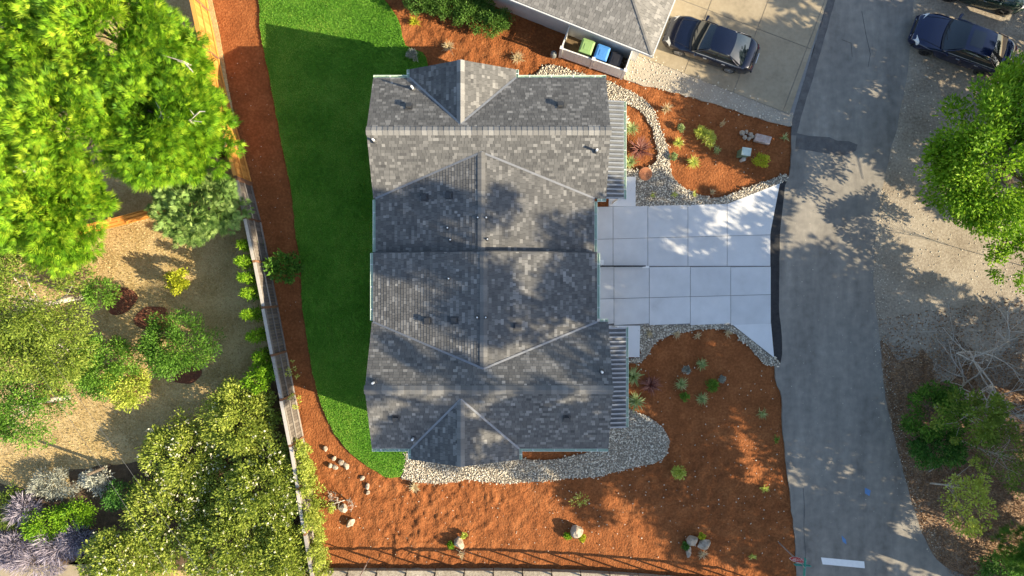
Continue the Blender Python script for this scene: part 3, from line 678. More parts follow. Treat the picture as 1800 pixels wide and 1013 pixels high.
for y, xf in ((5.1, XE-.35), (-2.5, XE2-.38)):
    mb = MB(); mb.box((xf+.025, y, 1.10), (.05, .95, 2.1)); dr = mb.build('front_door', M['brown_wood'], house)
    mb = MB(); mb.tube([(xf+.09, y+.36, 1.05), (xf+.09, y+.36, 1.2)], .02); mb.build('door_handle', M['steel'], dr)
# ribbed metal awnings over the front doors
def awning(y0, y1, x0, x1, z0, z1):
    mb = MB(); f = lambda x, y: z0+(z1-z0)*(x-x0)/(x1-x0)
    mb.prism([(x0, y0), (x1, y0), (x1, y1), (x0, y1)], lambda x, y: f(x, y)-.04, f, bottom=True)
    aw = mb.build('awning', M['metal_pan_shade'], house)
    n = int((y1-y0)/.205)
    for i in range(n+1):
        y = y0+.03+(y1-y0-.06)*i/n
        mb = MB(); mb.bar((x0+.0, y, z0+.040), (x1, y, z1+.040), .075, .08); mb.build('rib', M['metal_roof'], aw)
    a = Vector((x1+.005, y0, z1-.02)); b = Vector((x1+.005, y1, z1-.02))
    gutter(aw, a, b, XP, .11, .10)
    mb = MB()
    for y in (y0+.15, y1-.15): mb.box((x1-.1, y, (z1-.02)/2), (.12, .12, z1-.08))
    mb.build('post', M['white'], aw)
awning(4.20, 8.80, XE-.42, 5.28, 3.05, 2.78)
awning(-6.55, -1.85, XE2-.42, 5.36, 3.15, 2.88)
# vents and pipes on the roof
def roof_z(x, y):
    best = None
    for pl in planes:
        for poly in pl.polys:
            if inside(poly, np.array([x]), np.array([y]))[0]:
                z = pl.fz(x, y); best = (z, pl) if best is None or z > best[0] else best
    return best
def on_roof(u, v):
    z = 4.5
    for _ in range(6):
        p = P(u, v, z); r = roof_z(p.x, p.y)
        if r: z = r[0]
    return P(u, v, z)
for u, v, hgt in ((726, 157, .45), (658, 248, .35), (1048, 266, .38), (840, 383, .16), (855, 383, .16), (792, 422, .2), (787, 401, .15), (857, 421, .15), (789, 490, .2), (839, 558, .16), (854, 558, .16), (658, 672, .4), (1057, 653, .38), (727, 770, .42)):
    p = on_roof(u, v); mb = MB(); r = .05 if hgt > .3 else .035
    mb.tube([p-Vector((0, 0, .1)), p+Vector((0, 0, hgt))], r, 10); pp = mb.build('vent_pipe', M['pipe_white'], roof, smooth=False)
    mb = MB(); mb.lathe(p, [(r*2.6, .0), (r*2.4, .03), (r*1.15, .10), (r*1.1, .12)], 10); mb.build('pipe_boot', M['vent_dark'], pp)
for u, v in ((719, 188), (985, 186), (747, 347), (790, 344), (752, 564), (799, 563), (909, 574), (696, 735), (996, 735)):
    p = on_roof(u, v); pl = roof_z(p.x, p.y)[1]; g = pl.slope(); a3 = Vector((pl.along.x, pl.along.y, 0)); u3 = Vector((pl.up.x, pl.up.y, g)).normalized(); n3 = a3.cross(u3)
    Mx = Matrix((a3, u3, n3)).transposed(); mb = MB(); mb.box(p+n3*.024, (.34, .36, .012), Mx)
    mb.box(p+n3*.09, (.19, .20, .10), Mx); mb.box(p+n3*.145, (.23, .24, .025), Mx); mb.build('roof_vent', M['vent_dark'], roof)
# slim divider wall between the two driveways
t = thing('divider_rail', 'thin dark divider rail between the two driveway halves', 'railing', P(1054, 468.5))
mb = MB(); a = P(1054, 468.8); b = P(1129, 468.8)
mb.bar((a.x, a.y, .85), (b.x, b.y, .85), .06, .05); mb.build('rail', M['black_metal'], t); mb = MB(); mb.bar((a.x, a.y, .15), (b.x, b.y, .15), .04, .04); mb.build('rail', M['black_metal'], t)
for i in range(9):
    x = a.x+(b.x-a.x)*i/8; mb = MB(); mb.box((x, a.y, .44), (.04, .035, .78)); mb.build('baluster', M['black_metal'], t)
mb = MB(); p = P(1140, 469.5); mb.box((p.x-.16, p.y, .06), (.35, .10, .12)); mb.build('end_block', M['white'], t)
p = P(1053.5, 462.0); mb = MB(); mb.box((p.x+.04, p.y, .30), (.16, .2, .6)); mb.box((p.x+.04, p.y, .62), (.2, .24, .04))
tag(mb.build('meter_box', M['white'], bevel=.01), 'small white meter box at the garage wall between the driveways', 'meter box')

# ------------------------------------------------------------------ neighbouring house
zc = 2.9; cn = P(1146, 97, zc); na = Vector((-.928, .371)); nb = Vector((.371, .928)); c2_ = Vector((cn.x, cn.y))
NL, NWd, PN = 18.0, 11.0, .40
nh = thing('neighbour_house', 'neighbouring house with weathered pale grey hipped shingle roof', 'house', (cn.x-4, cn.y+6, 0))
loc = lambda s, t_: tuple(c2_+na*s+nb*t_)
apex1 = loc(NWd/2, NWd/2); apex2 = loc(NL-NWd/2, NWd/2)
fS = lambda x, y: zc+PN*((Vector((x, y))-c2_).dot(nb)); fE = lambda x, y: zc+PN*((Vector((x, y))-c2_).dot(na))
fNn = lambda x, y: zc+PN*(NWd-(Vector((x, y))-c2_).dot(nb)); fWn = lambda x, y: zc+PN*(NL-(Vector((x, y))-c2_).dot(na))
npl = [Plane([[loc(0, 0), loc(NL, 0), apex2, apex1]], fS, tuple(-na), tuple(nb)), Plane([[loc(0, 0), apex1, loc(0, NWd)]], fE, tuple(nb), tuple(na))]
def nvis(c, z):
    k = FPX*CAMH/(CAMH-z); v = 506.5-c.y*k; u = 900+c.x*k; return v > 0 and u > 880
nroof = shingle_roof(nh, 'roof', npl, M['shingle_old'], 88, .16, vis=nvis)
back = MB()
for poly, f in (([loc(0, NWd), apex1, apex2, loc(NL, NWd)], fNn), ([loc(NL, 0), loc(NL, NWd), apex2], fWn)): back.prism(ccw(poly), lambda x, y, f=f: f(x, y)-.17, f, .45, True)
back.build('rear_roof', M['shingle_old'], nh)
hp = Vector((*loc(0, 0), zc)); ha = Vector((*apex1, zc+PN*NWd/2))
ridge_caps(nroof, hp, ha, .25, M['shingle_old'], 9, .09, (.2, .5))
mb = MB()
for s0, t0, s1, t1 in ((-.06, -.05, NL, -.05), (-.05, -.06, -.05, NWd)):
    a = Vector((*loc(s0, t0), zc-.07)); b = Vector((*loc(s1, t1), zc-.07)); mb.bar(a, b, .06, .15)
mb.build('fascia', M['siding'], nh)
mb = MB(); mb.prism(ccw([loc(.5, .5), loc(NL-.5, .5), loc(NL-.5, NWd-.5), loc(.5, NWd-.5)]), -.1, zc+.02); mb.build('wall', M['siding'], nh)
# ------------------------------------------------------------------ fences
def plank_fence(name, label, px, H, mats, post_mat, step=.0, seed=0, bays=None, rail_side=1, cap=True, pw=.15, cat='fence', ptone=(.1, .9)):
    "base line in pixels; one bay per segment: planks, cap, rails; posts between"
    rnd = random.Random(seed); pts = [P(u, v) for u, v in px]
    t = thing(name, label, cat, tuple(pts[0]))
    cache = {}
    for i in range(len(pts)):
        mb = MB(); p = pts[i]; mb.box((p.x, p.y, H/2-.03), (.10, .10, H+.10), tone=rnd.random()); mb.box((p.x, p.y, H+.035), (.13, .13, .03), tone=rnd.random()); mb.build('post', post_mat, t)
    for i in range(len(pts)-1):
        a, b = pts[i], pts[i+1]; d = (b-a); L = d.length; d.normalize(); n = Vector((-d.y, d.x, 0))*rail_side
        zt = H+step*((i % 2)-.5)
        if cap:
            mb = MB(); mb.bar(a+d*.06+Vector((0, 0, zt+.02)), b-d*.06+Vector((0, 0, zt+.02)), .15, .035, rnd.uniform(.7, 1.1)); mb.build('cap_board', mats, t)
        for z, hh in ((.12, .16), (H*.52, .09), (H-.14, .09)):
            mb = MB(); mb.bar(a+d*.055+n*.055+Vector((0, 0, z)), b-d*.055+n*.055+Vector((0, 0, z)), .04, hh, rnd.uniform(.3, .8)); mb.build('rail', mats, t)
        k = int((L-.12)/pw); w = (L-.12)/k
        for j in range(k):
            tone = round(rnd.uniform(*ptone)*8)/8; key = (tone,)
            if key not in cache:
                mb = MB(); mb.box((0, 0, .5), (1, .02, 1), tone=tone); tmp = mb.build('plank', mats); cache[key] = tmp.data; bpy.data.objects.remove(tmp)
            ob = bpy.data.objects.new('plank', cache[key]); C.objects.link(ob); ob.parent = t
            c = a+d*(.06+w*(j+.5))+n*rnd.uniform(.0, .006)-pts[0]
            ob.location = (c.x, c.y, .03); ob.rotation_euler = (0, 0, math.atan2(d.y, d.x)); ob.scale = (w-.012, 1, zt-.04-rnd.uniform(0, .015))
    return t
plank_fence('cedar_fence', 'bright orange new cedar plank fence along the soil strip', [(352, -60), (366, 20), (384, 104), (398, 170), (412, 217), (426, 265), (441, 322)], 1.95, M['cedar'], M['brown_wood'], .05, 1, rail_side=1)
plank_fence('weathered_fence', 'grey weathered plank fence with brown posts facing the lawn', [(441, 326), (457, 390), (472, 462), (487, 539), (502, 618), (517, 692), (532, 768), (544, 840), (556, 915), (570, 1000)], 1.95, M['grey_wood'], M['brown_wood'], .08, 2, rail_side=1, ptone=(-.3, .3))  # planks darkened against the caps: house shade is put into the plank tones
plank_fence('cedar_side_fence', 'orange cedar fence under the feathery green trees in the dry yard', [(436, 322), (375, 348), (300, 371), (228, 391), (154, 409), (70, 432)], 1.75, M['cedar'], M['cedar'], .05, 3, rail_side=1, cap=False, pw=.2)

# bottom edge: low concrete wall with an open metal fence
t = thing('retaining_wall', 'low pale concrete wall blocks edging the soil by the pavement', 'wall', P(900, 1008))
ws = [(560+51.2*i, 1003.5+.00012*max(0, 560+51.2*i-850)**2) for i in range(17)]
for i in range(16):
    a, b = P(*ws[i], .25), P(*ws[i+1], .25); mb = MB(); d_ = (b-a).normalized()
    a2 = a+d_*.02; b2 = b-d_*.02
    mb.prism(ccw([(a2.x, a2.y), (b2.x, b2.y), (b2.x, b2.y-.9), (a2.x, a2.y-.9)]), -.12, .26); mb.build('block', M['gravel_dust'], t)
t = thing('metal_fence', 'open black metal post and rail fence above the low concrete wall', 'fence', P(900, 1012))
prev = None; hh = 1.55
for i in range(17):
    p = P(ws[i][0], ws[i][1]+2.5, .26); mb = MB(); mb.tube([(p.x, p.y-.06, .2), (p.x, p.y-.06, hh)], .045, 6); mb.build('post', M['black_metal'], t)
    if prev is not None:
        mb = MB(); mb.bar((prev.x, prev.y-.06, hh-.03), (p.x, p.y-.06, hh-.03), .09, .09); mb.build('top_rail', M['black_metal'], t)
    prev = p
p = P(649, 983); mb = MB(); mb.tube([(p.x, p.y, -.1), (p.x, p.y, 2.4)], .032, 8); mb.lathe((p.x, p.y, 2.4), [(.032, 0), (.04, .01), (.03, .05), (.0, .06)], 8)
tag(mb.build('metal_pole', M['steel']), 'slim bare galvanised pole beside the low concrete wall', 'pole')

# ------------------------------------------------------------------ bins and white enclosure
ex = Vector((.928, -.371, 0)); ey = Vector((.371, .928, 0))
q0 = P(984, 100); q1 = P(1092, 138)
t = thing('vinyl_enclosure', 'white vinyl bin enclosure against the neighbouring house', 'enclosure', tuple(q0))
EH = 1.25; Ld = (q1-q0).length; ed = (q1-q0).normalized(); en = Vector((-ed.y, ed.x, 0))
def vpanel(a, b):
    mb = MB(); mb.bar(a+Vector((0, 0, .09)), b+Vector((0, 0, .09)), .05, .14); mb.build('rail', M['vinyl'], t); mb = MB(); mb.bar(a+Vector((0, 0, EH-.05)), b+Vector((0, 0, EH-.05)), .06, .10); mb.build('rail', M['vinyl'], t)
    n = int((b-a).length/.2)
    for i in range(n):
        c0 = a.lerp(b, i/n); c1 = a.lerp(b, (i+1)/n); dd = (c1-c0).normalized()
        mb = MB(); mb.bar(c0+dd*.003+Vector((0, 0, EH/2)), c1-dd*.003+Vector((0, 0, EH/2)), .03, EH-.26); mb.build('board', M['vinyl'], t)
def vpost(p):
    mb = MB(); mb.box((p.x, p.y, EH/2+.02), (.125, .125, EH+.06), Matrix.Rotation(math.atan2(ed.y, ed.x), 3, 'Z')); mb.box((p.x, p.y, EH+.07), (.16, .16, .04), Matrix.Rotation(math.atan2(ed.y, ed.x), 3, 'Z')); mb.build('post', M['vinyl'], t)
qm = q0.lerp(q1, .5); q2 = q1+en*1.75; q3 = q0+en*1.75
for p in (q0, qm, q1, q2, q3): vpost(p)
g = .07
vpanel(q0+ed*g, qm-ed*g); vpanel(qm+ed*g, q1-ed*g); vpanel(q1+en*g, q2-en*g); vpanel(q3-en*g, q0+en*g)
o = sheet('enclosure_floor', [tuple((q0+en*.05)[:2]), tuple((q1+en*.05)[:2]), tuple((q2)[:2]), tuple((q3)[:2])], .006, mat_noise('dusty_earth', [(.3, (.10, .065, .035)), (.7, (.2, .14, .075))], 3, .95, .5))
def bin_(name, label, col, c, rz, s=1.0, lidcol=None):
    b = thing(name, label, 'bin', c, rz, local=True); bm_ = mat_plain(name+'_plastic', col, .55, var=.06); lm = mat_plain(name+'_lid', lidcol or col, .5, var=.06)
    mb = MB(); h0, h1 = .24*s, .29*s; H = 1.0*s
    vs_ = [(-h0, -h0, .06), (h0, -h0, .06), (h0, h0, .06), (-h0, h0, .06), (-h1, -h1, H), (h1, -h1, H), (h1, h1*1.1, H), (-h1, h1*1.1, H)]
    mb.mesh(vs_, [(3, 2, 1, 0), (4, 5, 6, 7), (0, 1, 5, 4), (1, 2, 6, 5), (2, 3, 7, 6), (3, 0, 4, 7)]); mb.build('body', bm_, b, bevel=.03)
    mb = MB(); l = .315*s
    mb.mesh([(-l, -l, H+.005), (l, -l, H+.005), (l, l*1.1, H+.005), (-l, l*1.1, H+.005), (-l, -l, H+.05), (l, -l, H+.05), (l, l*1.1, H+.05), (-l, l*1.1, H+.05), (-l*.72, -l*.72, H+.085), (l*.72, -l*.72, H+.085), (l*.72, l*.8, H+.085), (-l*.72, l*.8, H+.085)],
            [(0, 1, 5, 4), (1, 2, 6, 5), (2, 3, 7, 6), (3, 0, 4, 7), (4, 5, 9, 8), (5, 6, 10, 9), (6, 7, 11, 10), (7, 4, 8, 11), (8, 9, 10, 11)]); ld = mb.build('lid', lm, b, bevel=.02)
    mb = MB(); mb.box((0, -.02, H+.092), (.26*s, .28*s, .014)); mb.build('lid_panel', lm, ld, bevel=.005)
    mb = MB(); mb.tube([(-.26*s, h1*1.1+.07, H-.06), (.26*s, h1*1.1+.07, H-.06)], .02, 8); mb.build('handle', bm_, b)
    for sx in (-1, 1):
        mb = MB(); mb.tube([(sx*.27*s, h0+.05, .11), (sx*.22*s, h0+.05, .11)], .11, 12); mb.build('wheel', M['black_metal'], b)
rz = math.atan2(ed.y, ed.x)
def bpos(u, v): p = P(u, v, 1.0); return (p.x, p.y, 0)
bin_('wheelie_bin', 'pale green wheelie bin inside the white enclosure', (.25, .40, .15), bpos(1031, 84), rz, 1.05)
bin_('wheelie_bin', 'bright blue wheelie bin inside the white enclosure', (.07, .25, .62), bpos(1057.5, 95), rz, 1.08)
bin_('wheelie_bin', 'black wheelie bin with closed lid inside the white enclosure', (.014, .016, .025), bpos(1082, 106), rz, .98)
p = P(1087, 88); gt = thing('barbecue_grill', 'small brown barbecue grill tucked beside the black bin', 'grill', (p.x, p.y, 0), rz, local=True)
gm = mat_plain('grill_enamel', (.10, .085, .06), .5)
mb = MB(); mb.box((0, 0, .78), (.42, .32, .16)); mb.box((0, .05, .92), (.42, .24, .14)); mb.build('body', gm, gt, bevel=.03)
mb = MB(); mb.box((0, -.05, 1.0), (.40, .04, .03)); mb.build('handle', M['steel'], gt)
for sx in (-1, 1):
    for sy in (-1, 1): mb = MB(); mb.tube([(sx*.18, sy*.12, .03), (sx*.18, sy*.12, .72)], .018, 6); mb.build('leg', M['black_metal'], gt)
for (u, v, l_, a_) in ((1038, 71, 1.0, .9), (1050, 73, .7, -.35)):
    p = P(u, v, .2); mb = MB(); mb.bar((p.x, p.y, .03), (p.x+l_*math.cos(a_-.6), p.y+l_*math.sin(a_-.6), .5), .06, .03, .8)
    tag(mb.build('loose_board', M['grey_wood']), 'loose timber offcut lying behind the green and blue bins', 'board', 'loose timber behind the bins')
p = P(973, 96, .2); mb = MB()
mb.lathe((p.x, p.y, 0), [(.14, 0), (.17, .05), (.16, .34), (.12, .42), (.05, .46), (.05, .5), (0, .52)], 10)
tag(mb.build('garden_pot', mat_plain('pot_grey', (.16, .17, .17), .5)), 'small grey garden container outside the enclosure corner', 'container')

# ------------------------------------------------------------------ round terracotta paver and garden boxes
p = P(1134, 306); t = thing('round_paver', 'round terracotta stepping stone with concentric rings on the pebbles', 'paver', (p.x, p.y, .0))
mb = MB(); mb.lathe((p.x, p.y, .0), [(.34, 0), (.35, .05), (.33, .07), (0, .07)], 28, .6); mb.build('disc', M['terracotta'], t)
for r in (.29, .22, .15, .08):
    mb = MB(); mb.lathe((p.x, p.y, .066), [(r+.022, 0), (r+.018, .018), (r-.012, .018), (r-.018, 0)], 28, .1); mb.build('ring', M['terracotta'], t)
p = P(1303, 272); a_ = -.15; bt = thing('utility_box', 'green utility box with pale lid casting a long shadow on soil', 'utility box', (p.x, p.y, 0), a_, local=True)
bg = mat_plain('box_green', (.10, .16, .10), .6)
mb = MB(); mb.box((0, 0, .33), (.42, .36, .82)); mb.build('cabinet', bg, bt, bevel=.015)
mb = MB(); mb.box((0, 0, .77), (.46, .40, .06)); mb.build('lid', mat_plain('box_lid', (.48, .55, .47), .6), bt, bevel=.01)
p = P(1303, 282); mb = MB(); mb.lathe((p.x+.02, p.y, -.1), [(.09, 0), (.09, .38), (.11, .39), (.11, .44), (.04, .47), (0, .48)], 12); tag(mb.build('valve_cap', mat_plain('cap_grey', (.4, .38, .33), .7)), 'short grey capped pipe beside the green utility box', 'pipe')
p = P(1340, 245); t = thing('stone_slab', 'flat pale reddish stone slab lying on the soil bed', 'slab', (p.x, p.y, 0), -.2, local=True)
mb = MB(); mb.mesh([(-.44, -.2, -.08), (.40, -.24, -.08), (.44, .20, -.08), (-.40, .22, -.08), (-.42, -.17, .16), (.38, -.22, .13), (.42, .18, .15), (-.38, .2, .17)], [(3, 2, 1, 0), (4, 5, 6, 7), (0, 1, 5, 4), (1, 2, 6, 5), (2, 3, 7, 6), (3, 0, 4, 7)])
mb.build('slab_body', mat_noise('pink_stone', [(.3, (.36, .24, .19)), (.55, (.48, .38, .33)), (.75, (.58, .52, .47))], 5, .9, .5), t, bevel=.03)

# ------------------------------------------------------------------ rocks
def rock(u, v, sx, sy, h, seed, label, group=None, mat='boulder', sink=.25, name='boulder'):
    sx *= .85; sy *= .85; h *= .9
    p = P(u, v, h*.5); bm = bmesh.new(); bmesh.ops.create_icosphere(bm, subdivisions=3, radius=1.0); rnd = random.Random(seed); off = Vector((rnd.uniform(-50, 50),)*3); a = rnd.uniform(0, 6.28)
    planes_ = [(Vector((rnd.gauss(0, 1), rnd.gauss(0, 1), rnd.gauss(.3, .7))).normalized(), rnd.uniform(.62, .88)) for _ in range(14)]
    for vv in bm.verts:
        c = vv.co.copy()
        for n_, d_ in planes_:
            e = c.dot(n_)-d_
            if e > 0: c -= n_*e
        c *= 1+.10*mnoise.noise(c*2.2+off)
        x, y = c.x*sx, c.y*sy; vv.co = (x*math.cos(a)-y*math.sin(a), x*math.sin(a)+y*math.cos(a), c.z*h*.62+h*(.62-sink)-.05)
    me = bpy.data.meshes.new(name); bm.to_mesh(me); bm.free(); o = link_mesh(me, name, M[mat]); o.location = (p.x, p.y, 0); tag(o, label, 'rock', group); return o
rock(807, 956, .40, .34, .50, 1, 'rounded brown boulder at the fence shadow with small plants round it')
rock(1013, 935, .42, .42, .62, 2, 'tall pale boulder throwing a dark shadow near the yellow flower')
rock(1219, 951, .40, .33, .55, 3, 'tan boulder leaning against the other rocks in the three-rock cluster')
rock(1238, 958, .46, .34, .42, 4, 'broad pale grey boulder on the road side of the rock cluster')
rock(1211, 971, .42, .20, .26, 5, 'long low stone in front of the rock cluster')
rock(602, 895, .30, .28, .42, 6, 'square white boulder beside the twiggy shrub')
rock(616, 920, .36, .22, .26, 7, 'low white rock beside the bare twigs near the ivy')
for i, (u, v, s) in enumerate(((586, 807, .2), (599, 814, .22), (580, 819, .18), (588, 822, .2), (608, 820, .26))):
    rock(u, v, s, s*.8, .16, 20+i, 'rounded tan stone in the small cluster beside the lawn curve', 'cluster of tan stones')
for i, (u, v, s) in enumerate(((571, 789, .22), (636, 841, .2), (645, 856, .22), (646, 867, .17))):
    rock(u, v, s, s*.7, .13, 30+i, 'small white stone lying on soil along the lawn edge', 'white stones along the lawn')
for i, (u, v, s) in enumerate(((1306, 234, .20), (1313, 231, .15), (1320, 236, .17), (1310, 241, .18), (1318, 243, .16), (1323, 240, .14))):
    rock(u, v, s, s*.85, .2, 40+i, 'fist-sized stone piled at the end of the flat stone slab', 'stone pile by the slab')

# ------------------------------------------------------------------ stop sign
p = P(1370, 955); base = p; tp = thing('stop_sign', 'red octagonal stop sign on a slim post with green street blades', 'sign', (p.x, p.y, 0), 0, local=True)
mb = MB(); mb.box((0, 0, 1.5), (.05, .05, 3.2)); mb.build('post', M['steel'], tp)
ang = math.radians(-4); R8 = .38; red = mat_plain('sign_red', (.50, .03, .035), .45, var=.04)
def octa(r, y0, y1):
    mb = MB(); vs_ = []
    for y in (y0, y1):
        for k in range(8):
            a = math.pi/8+k*math.pi/4; vs_.append((r*math.cos(a), y, r*math.sin(a)))
    mb.mesh(vs_, [tuple(range(8)), tuple(range(15, 7, -1))]+[(k, k+8, (k+1) % 8+8, (k+1) % 8) for k in range(8)]); return mb
face = octa(R8, .03, .036).build('plate', M['white'], tp); face.location = (0, 0, 2.25); face.rotation_euler = (0, 0, ang)
f2 = octa(R8*.93, .0365, .039).build('red_face', red, face)
GL = {'S': [(1, .86, .75, 1), (.75, 1, .25, 1), (.25, 1, 0, .8), (0, .8, .1, .58), (.1, .58, .9, .44), (.9, .44, 1, .2), (1, .2, .75, 0), (.75, 0, .25, 0), (.25, 0, 0, .14)], 'T': [(0, 1, 1, 1), (.5, 1, .5, 0)],
      'O': [(.25, 0, .75, 0), (.75, 0, 1, .2), (1, .2, 1, .8), (1, .8, .75, 1), (.75, 1, .25, 1), (.25, 1, 0, .8), (0, .8, 0, .2), (0, .2, .25, 0)], 'P': [(0, 0, 0, 1), (0, 1, .75, 1), (.75, 1, 1, .8), (1, .8, 1, .6), (1, .6, .75, .45), (.75, .45, 0, .45)]}
mb = MB()
for i, ch in enumerate("STOP"):      # the face looks north (+y), so x runs right to left
    x0 = .275-i*.145
    for (xa, ya, xb, yb) in GL[ch]:
        mb.bar((x0-xa*.10, .041, -.13+ya*.26), (x0-xb*.10, .041, -.13+yb*.26), .004, .036)
mb.build('lettering', M['white'], f2)
green = mat_plain('sign_green', (.02, .25, .20), .45)
mb = MB(); mb.box((0, 0, 2.78), (.78, .02, .2)); b1 = mb.build('street_blade', green, tp); b1.rotation_euler = (0, 0, ang)
mb = MB(); mb.box((0, 0, 3.02), (.02, .85, .2)); b2 = mb.build('street_blade', green, tp); b2.rotation_euler = (0, 0, ang)

# ------------------------------------------------------------------ cars
def car(name, label, loc, heading, L, W, H, paint, sunroof=False, suv=False, wheelcol=(.55, .55, .55), wb=2.7):
    t = thing(name, label, 'car', loc, heading, local=True)
    hw = W/2; hl = L/2; belt = .93 if not suv else 1.08; hood = belt-.03; wr = .33 if not suv else .38
    xf, xr = wb/2+.08, -wb/2+.02; arch = wr+.07
    st = sorted(set([-hl, -hl+.07, -hl+.25, -hl+.5, xr-arch-.02, xr-arch*.75, xr-arch*.4, xr, xr+arch*.4, xr+arch*.75, xr+arch+.02, -.4, 0, .4, xf-arch-.02, xf-arch*.75, xf-arch*.4, xf, xf+arch*.4, xf+arch*.75, xf+arch+.02, hl-.3, hl-.1, hl-.02, hl]))
    def wid(x):
        e = max(0, (x-(hl-1.1))/1.1) if x > 0 else max(0, (-x-(hl-.95))/.95)
        return hw*(1-.30*e**2.6)
    def top(x):
        xc = wb/2-.55
        if x > xc: s_ = (x-xc)/(hl-xc); return hood-.03*s_-.24*s_**3.2
        if x < -hl+.95: s_ = (-hl+.95-x)/.95; return belt+.05-.02*s_-.28*max(0, s_-.55)**1.5/.3
        return belt+.0
    def bottom(x):
        z = .24
        for c in (xf, xr):
            dx = abs(x-c)
            if dx < arch: z = max(z, wr-.02+math.sqrt(max(0, arch*arch-dx*dx)))
        if x > hl-.3 or x < -hl+.25: z = max(z, .30)
        return min(z, .72)
    mb = MB(); rows = []
    for x in st:
        w_, tz, bz = wid(x), top(x), bottom(x); endf = 1.0
        if x in (hl, -hl): w_ *= .93; tz -= .16; bz += .08
        m1 = max(bz+.04, .50); sh_ = max(m1+.03, tz-.16)
        half = [(w_*.975, bz), (w_*1.0, m1), (w_*.985, sh_), (w_*.93, tz-.05), (w_*.80, tz-.005), (w_*.45, tz+.022), (0, tz+.03)]
        row = [(x, y, z) for y, z in half]+[(x, -y, z) for y, z in half[-2::-1]]
        rows.append([len(mb.v)+i for i in range(len(row))]); mb.v += row
    nr = len(rows[0])
    for i in range(len(rows)-1):
        for j in range(nr-1): mb.f.append((rows[i][j], rows[i+1][j], rows[i+1][j+1], rows[i][j+1])); mb.t.append(.5)
    mb.f.append(tuple(rows[-1])); mb.t.append(.5); mb.f.append(tuple(rows[0][::-1])); mb.t.append(.5)
    body = mb.build('body', paint, t, smooth=True)
    m_ = body.modifiers.new('s', 'SUBSURF'); m_.levels = 1; m_.render_levels = 2
    mb = MB(); mb.box((0, 0, .42), (L-.5, W*.86, .34)); mb.build('underbody', M['black_metal'], t)
    # greenhouse
    if suv: bx = [(wb/2-.45, .80), (wb/2-1.15, .70), (-hl+.55, .70), (-hl+.28, .80)]
    else: bx = [(wb/2-.42, .80), (wb/2-1.20, .66), (-wb/2+.42, .64), (-wb/2-.38, .78)]
    zb = belt+.01; zt = H-.07
    def wb_(x): return wid(x)*.90
    pA, pR, pB, pC = bx[0][0], bx[1][0], bx[2][0], bx[3][0]; yb = hw*.885; yt = hw*.66
    gl = mat_plain(name+'_glass', (.012, .018, .022), .04, 0, .9, var=.02)
    def grid(fn, nu, nvv, nm, mat, par=t):
        mb = MB(); ids = []
        for i in range(nu+1):
            for j in range(nvv+1): mb.v.append(tuple(fn(i/nu, j/nvv)))
        for i in range(nu):
            for j in range(nvv): k = i*(nvv+1)+j; mb.f.append((k, k+nvv+1, k+nvv+2, k+1)); mb.t.append(.5)
        return mb.build(nm, mat, par, smooth=True)
    def lerp(a, b, s): return a+(b-a)*s
    bow = lambda v, d_: d_*(1-(2*v-1)**2)
    # roof
    def rf(u, v):
        x = lerp(pR, pB, u); y = lerp(-yt, yt, v); return (x+bow(v, .06)*(1-2*u), y, zt+bow(v, .06)+.04*math.sin(math.pi*u))
    ro = grid(rf, 8, 8, 'roof', paint)
    ws_ = grid(lambda u, v: (lerp(pA, pR, u)+bow(v, lerp(.14, .06, u)), lerp(-lerp(yb, yt, u), lerp(yb, yt, u), v)*.985, lerp(zb-.01, zt, u)+bow(v, .06)*u+.03*math.sin(math.pi*u)), 4, 8, 'windscreen', gl)
    grid(lambda u, v: (lerp(pC, pB, u)-bow(v, lerp(.10, .06, u)), -lerp(-lerp(yb*.95, yt, u), lerp(yb*.95, yt, u), v)*.985, lerp(zb+.03, zt, u)+bow(v, .06)*u+.03*math.sin(math.pi*u)), 4, 8, 'rear_window', gl)
    for s in (-1, 1):
        def sidef(u, v, s=s):
            xb = lerp(pA, pC, v); xt = lerp(pR, pB, v); bulge = .04*math.sin(math.pi*u)
            return (lerp(xb, xt, u), s*(lerp(yb, yt, u)+bulge+.012), lerp(zb, zt, u))
        sw = grid((lambda u, v, f=sidef: f(u, v)) if s < 0 else (lambda u, v, f=sidef: f(u, 1-v)), 4, 10, 'side_window', gl)
        # pillars and rails
        mbp = MB(); o_ = .018
        for v_ in (0.0, .50, 1.0):
            mbp.tube([Vector(sidef(u_, v_))+Vector((0, s*o_*.4, 0)) for u_ in (0, .25, .5, .75, 1)], .028 if v_ != .5 else .022, 6)
        mbp.tube([Vector(sidef(1, v_)) for v_ in (0, .2, .4, .6, .8, 1)], .034, 6)
        mbp.build('pillars', paint, t, smooth=True)
        mbp = MB(); mbp.tube([Vector(sidef(0, v_))+Vector((0, s*.01, .005)) for v_ in (0, .25, .5, .75, 1)], .014, 6); mbp.build('window_trim', M['steel'], t)
        mbp = MB(); x = pA-.22; mbp.mesh([(x+.06, s*(hw*.93), zb+.02), (x-.04, s*(hw*.93), zb+.02), (x-.08, s*(hw+.17), zb+.06), (x+.05, s*(hw+.15), zb+.06), (x+.06, s*(hw*.93), zb+.06), (x-.04, s*(hw*.93), zb+.06), (x-.08, s*(hw+.17), zb+.19), (x+.06, s*(hw+.15), zb+.18)],
            [(0, 1, 2, 3), (4, 7, 6, 5), (0, 3, 7, 4), (1, 5, 6, 2), (2, 6, 7, 3), (0, 4, 5, 1)]); mbp.build('mirror', paint, t, bevel=.015)
        for xd in (.12, -.85):
            mbp = MB(); mbp.box((xd, s*(hw*.99+.008), .80 if not suv else .92), (.18, .025, .03)); mbp.build('door_handle', M['steel'], t)
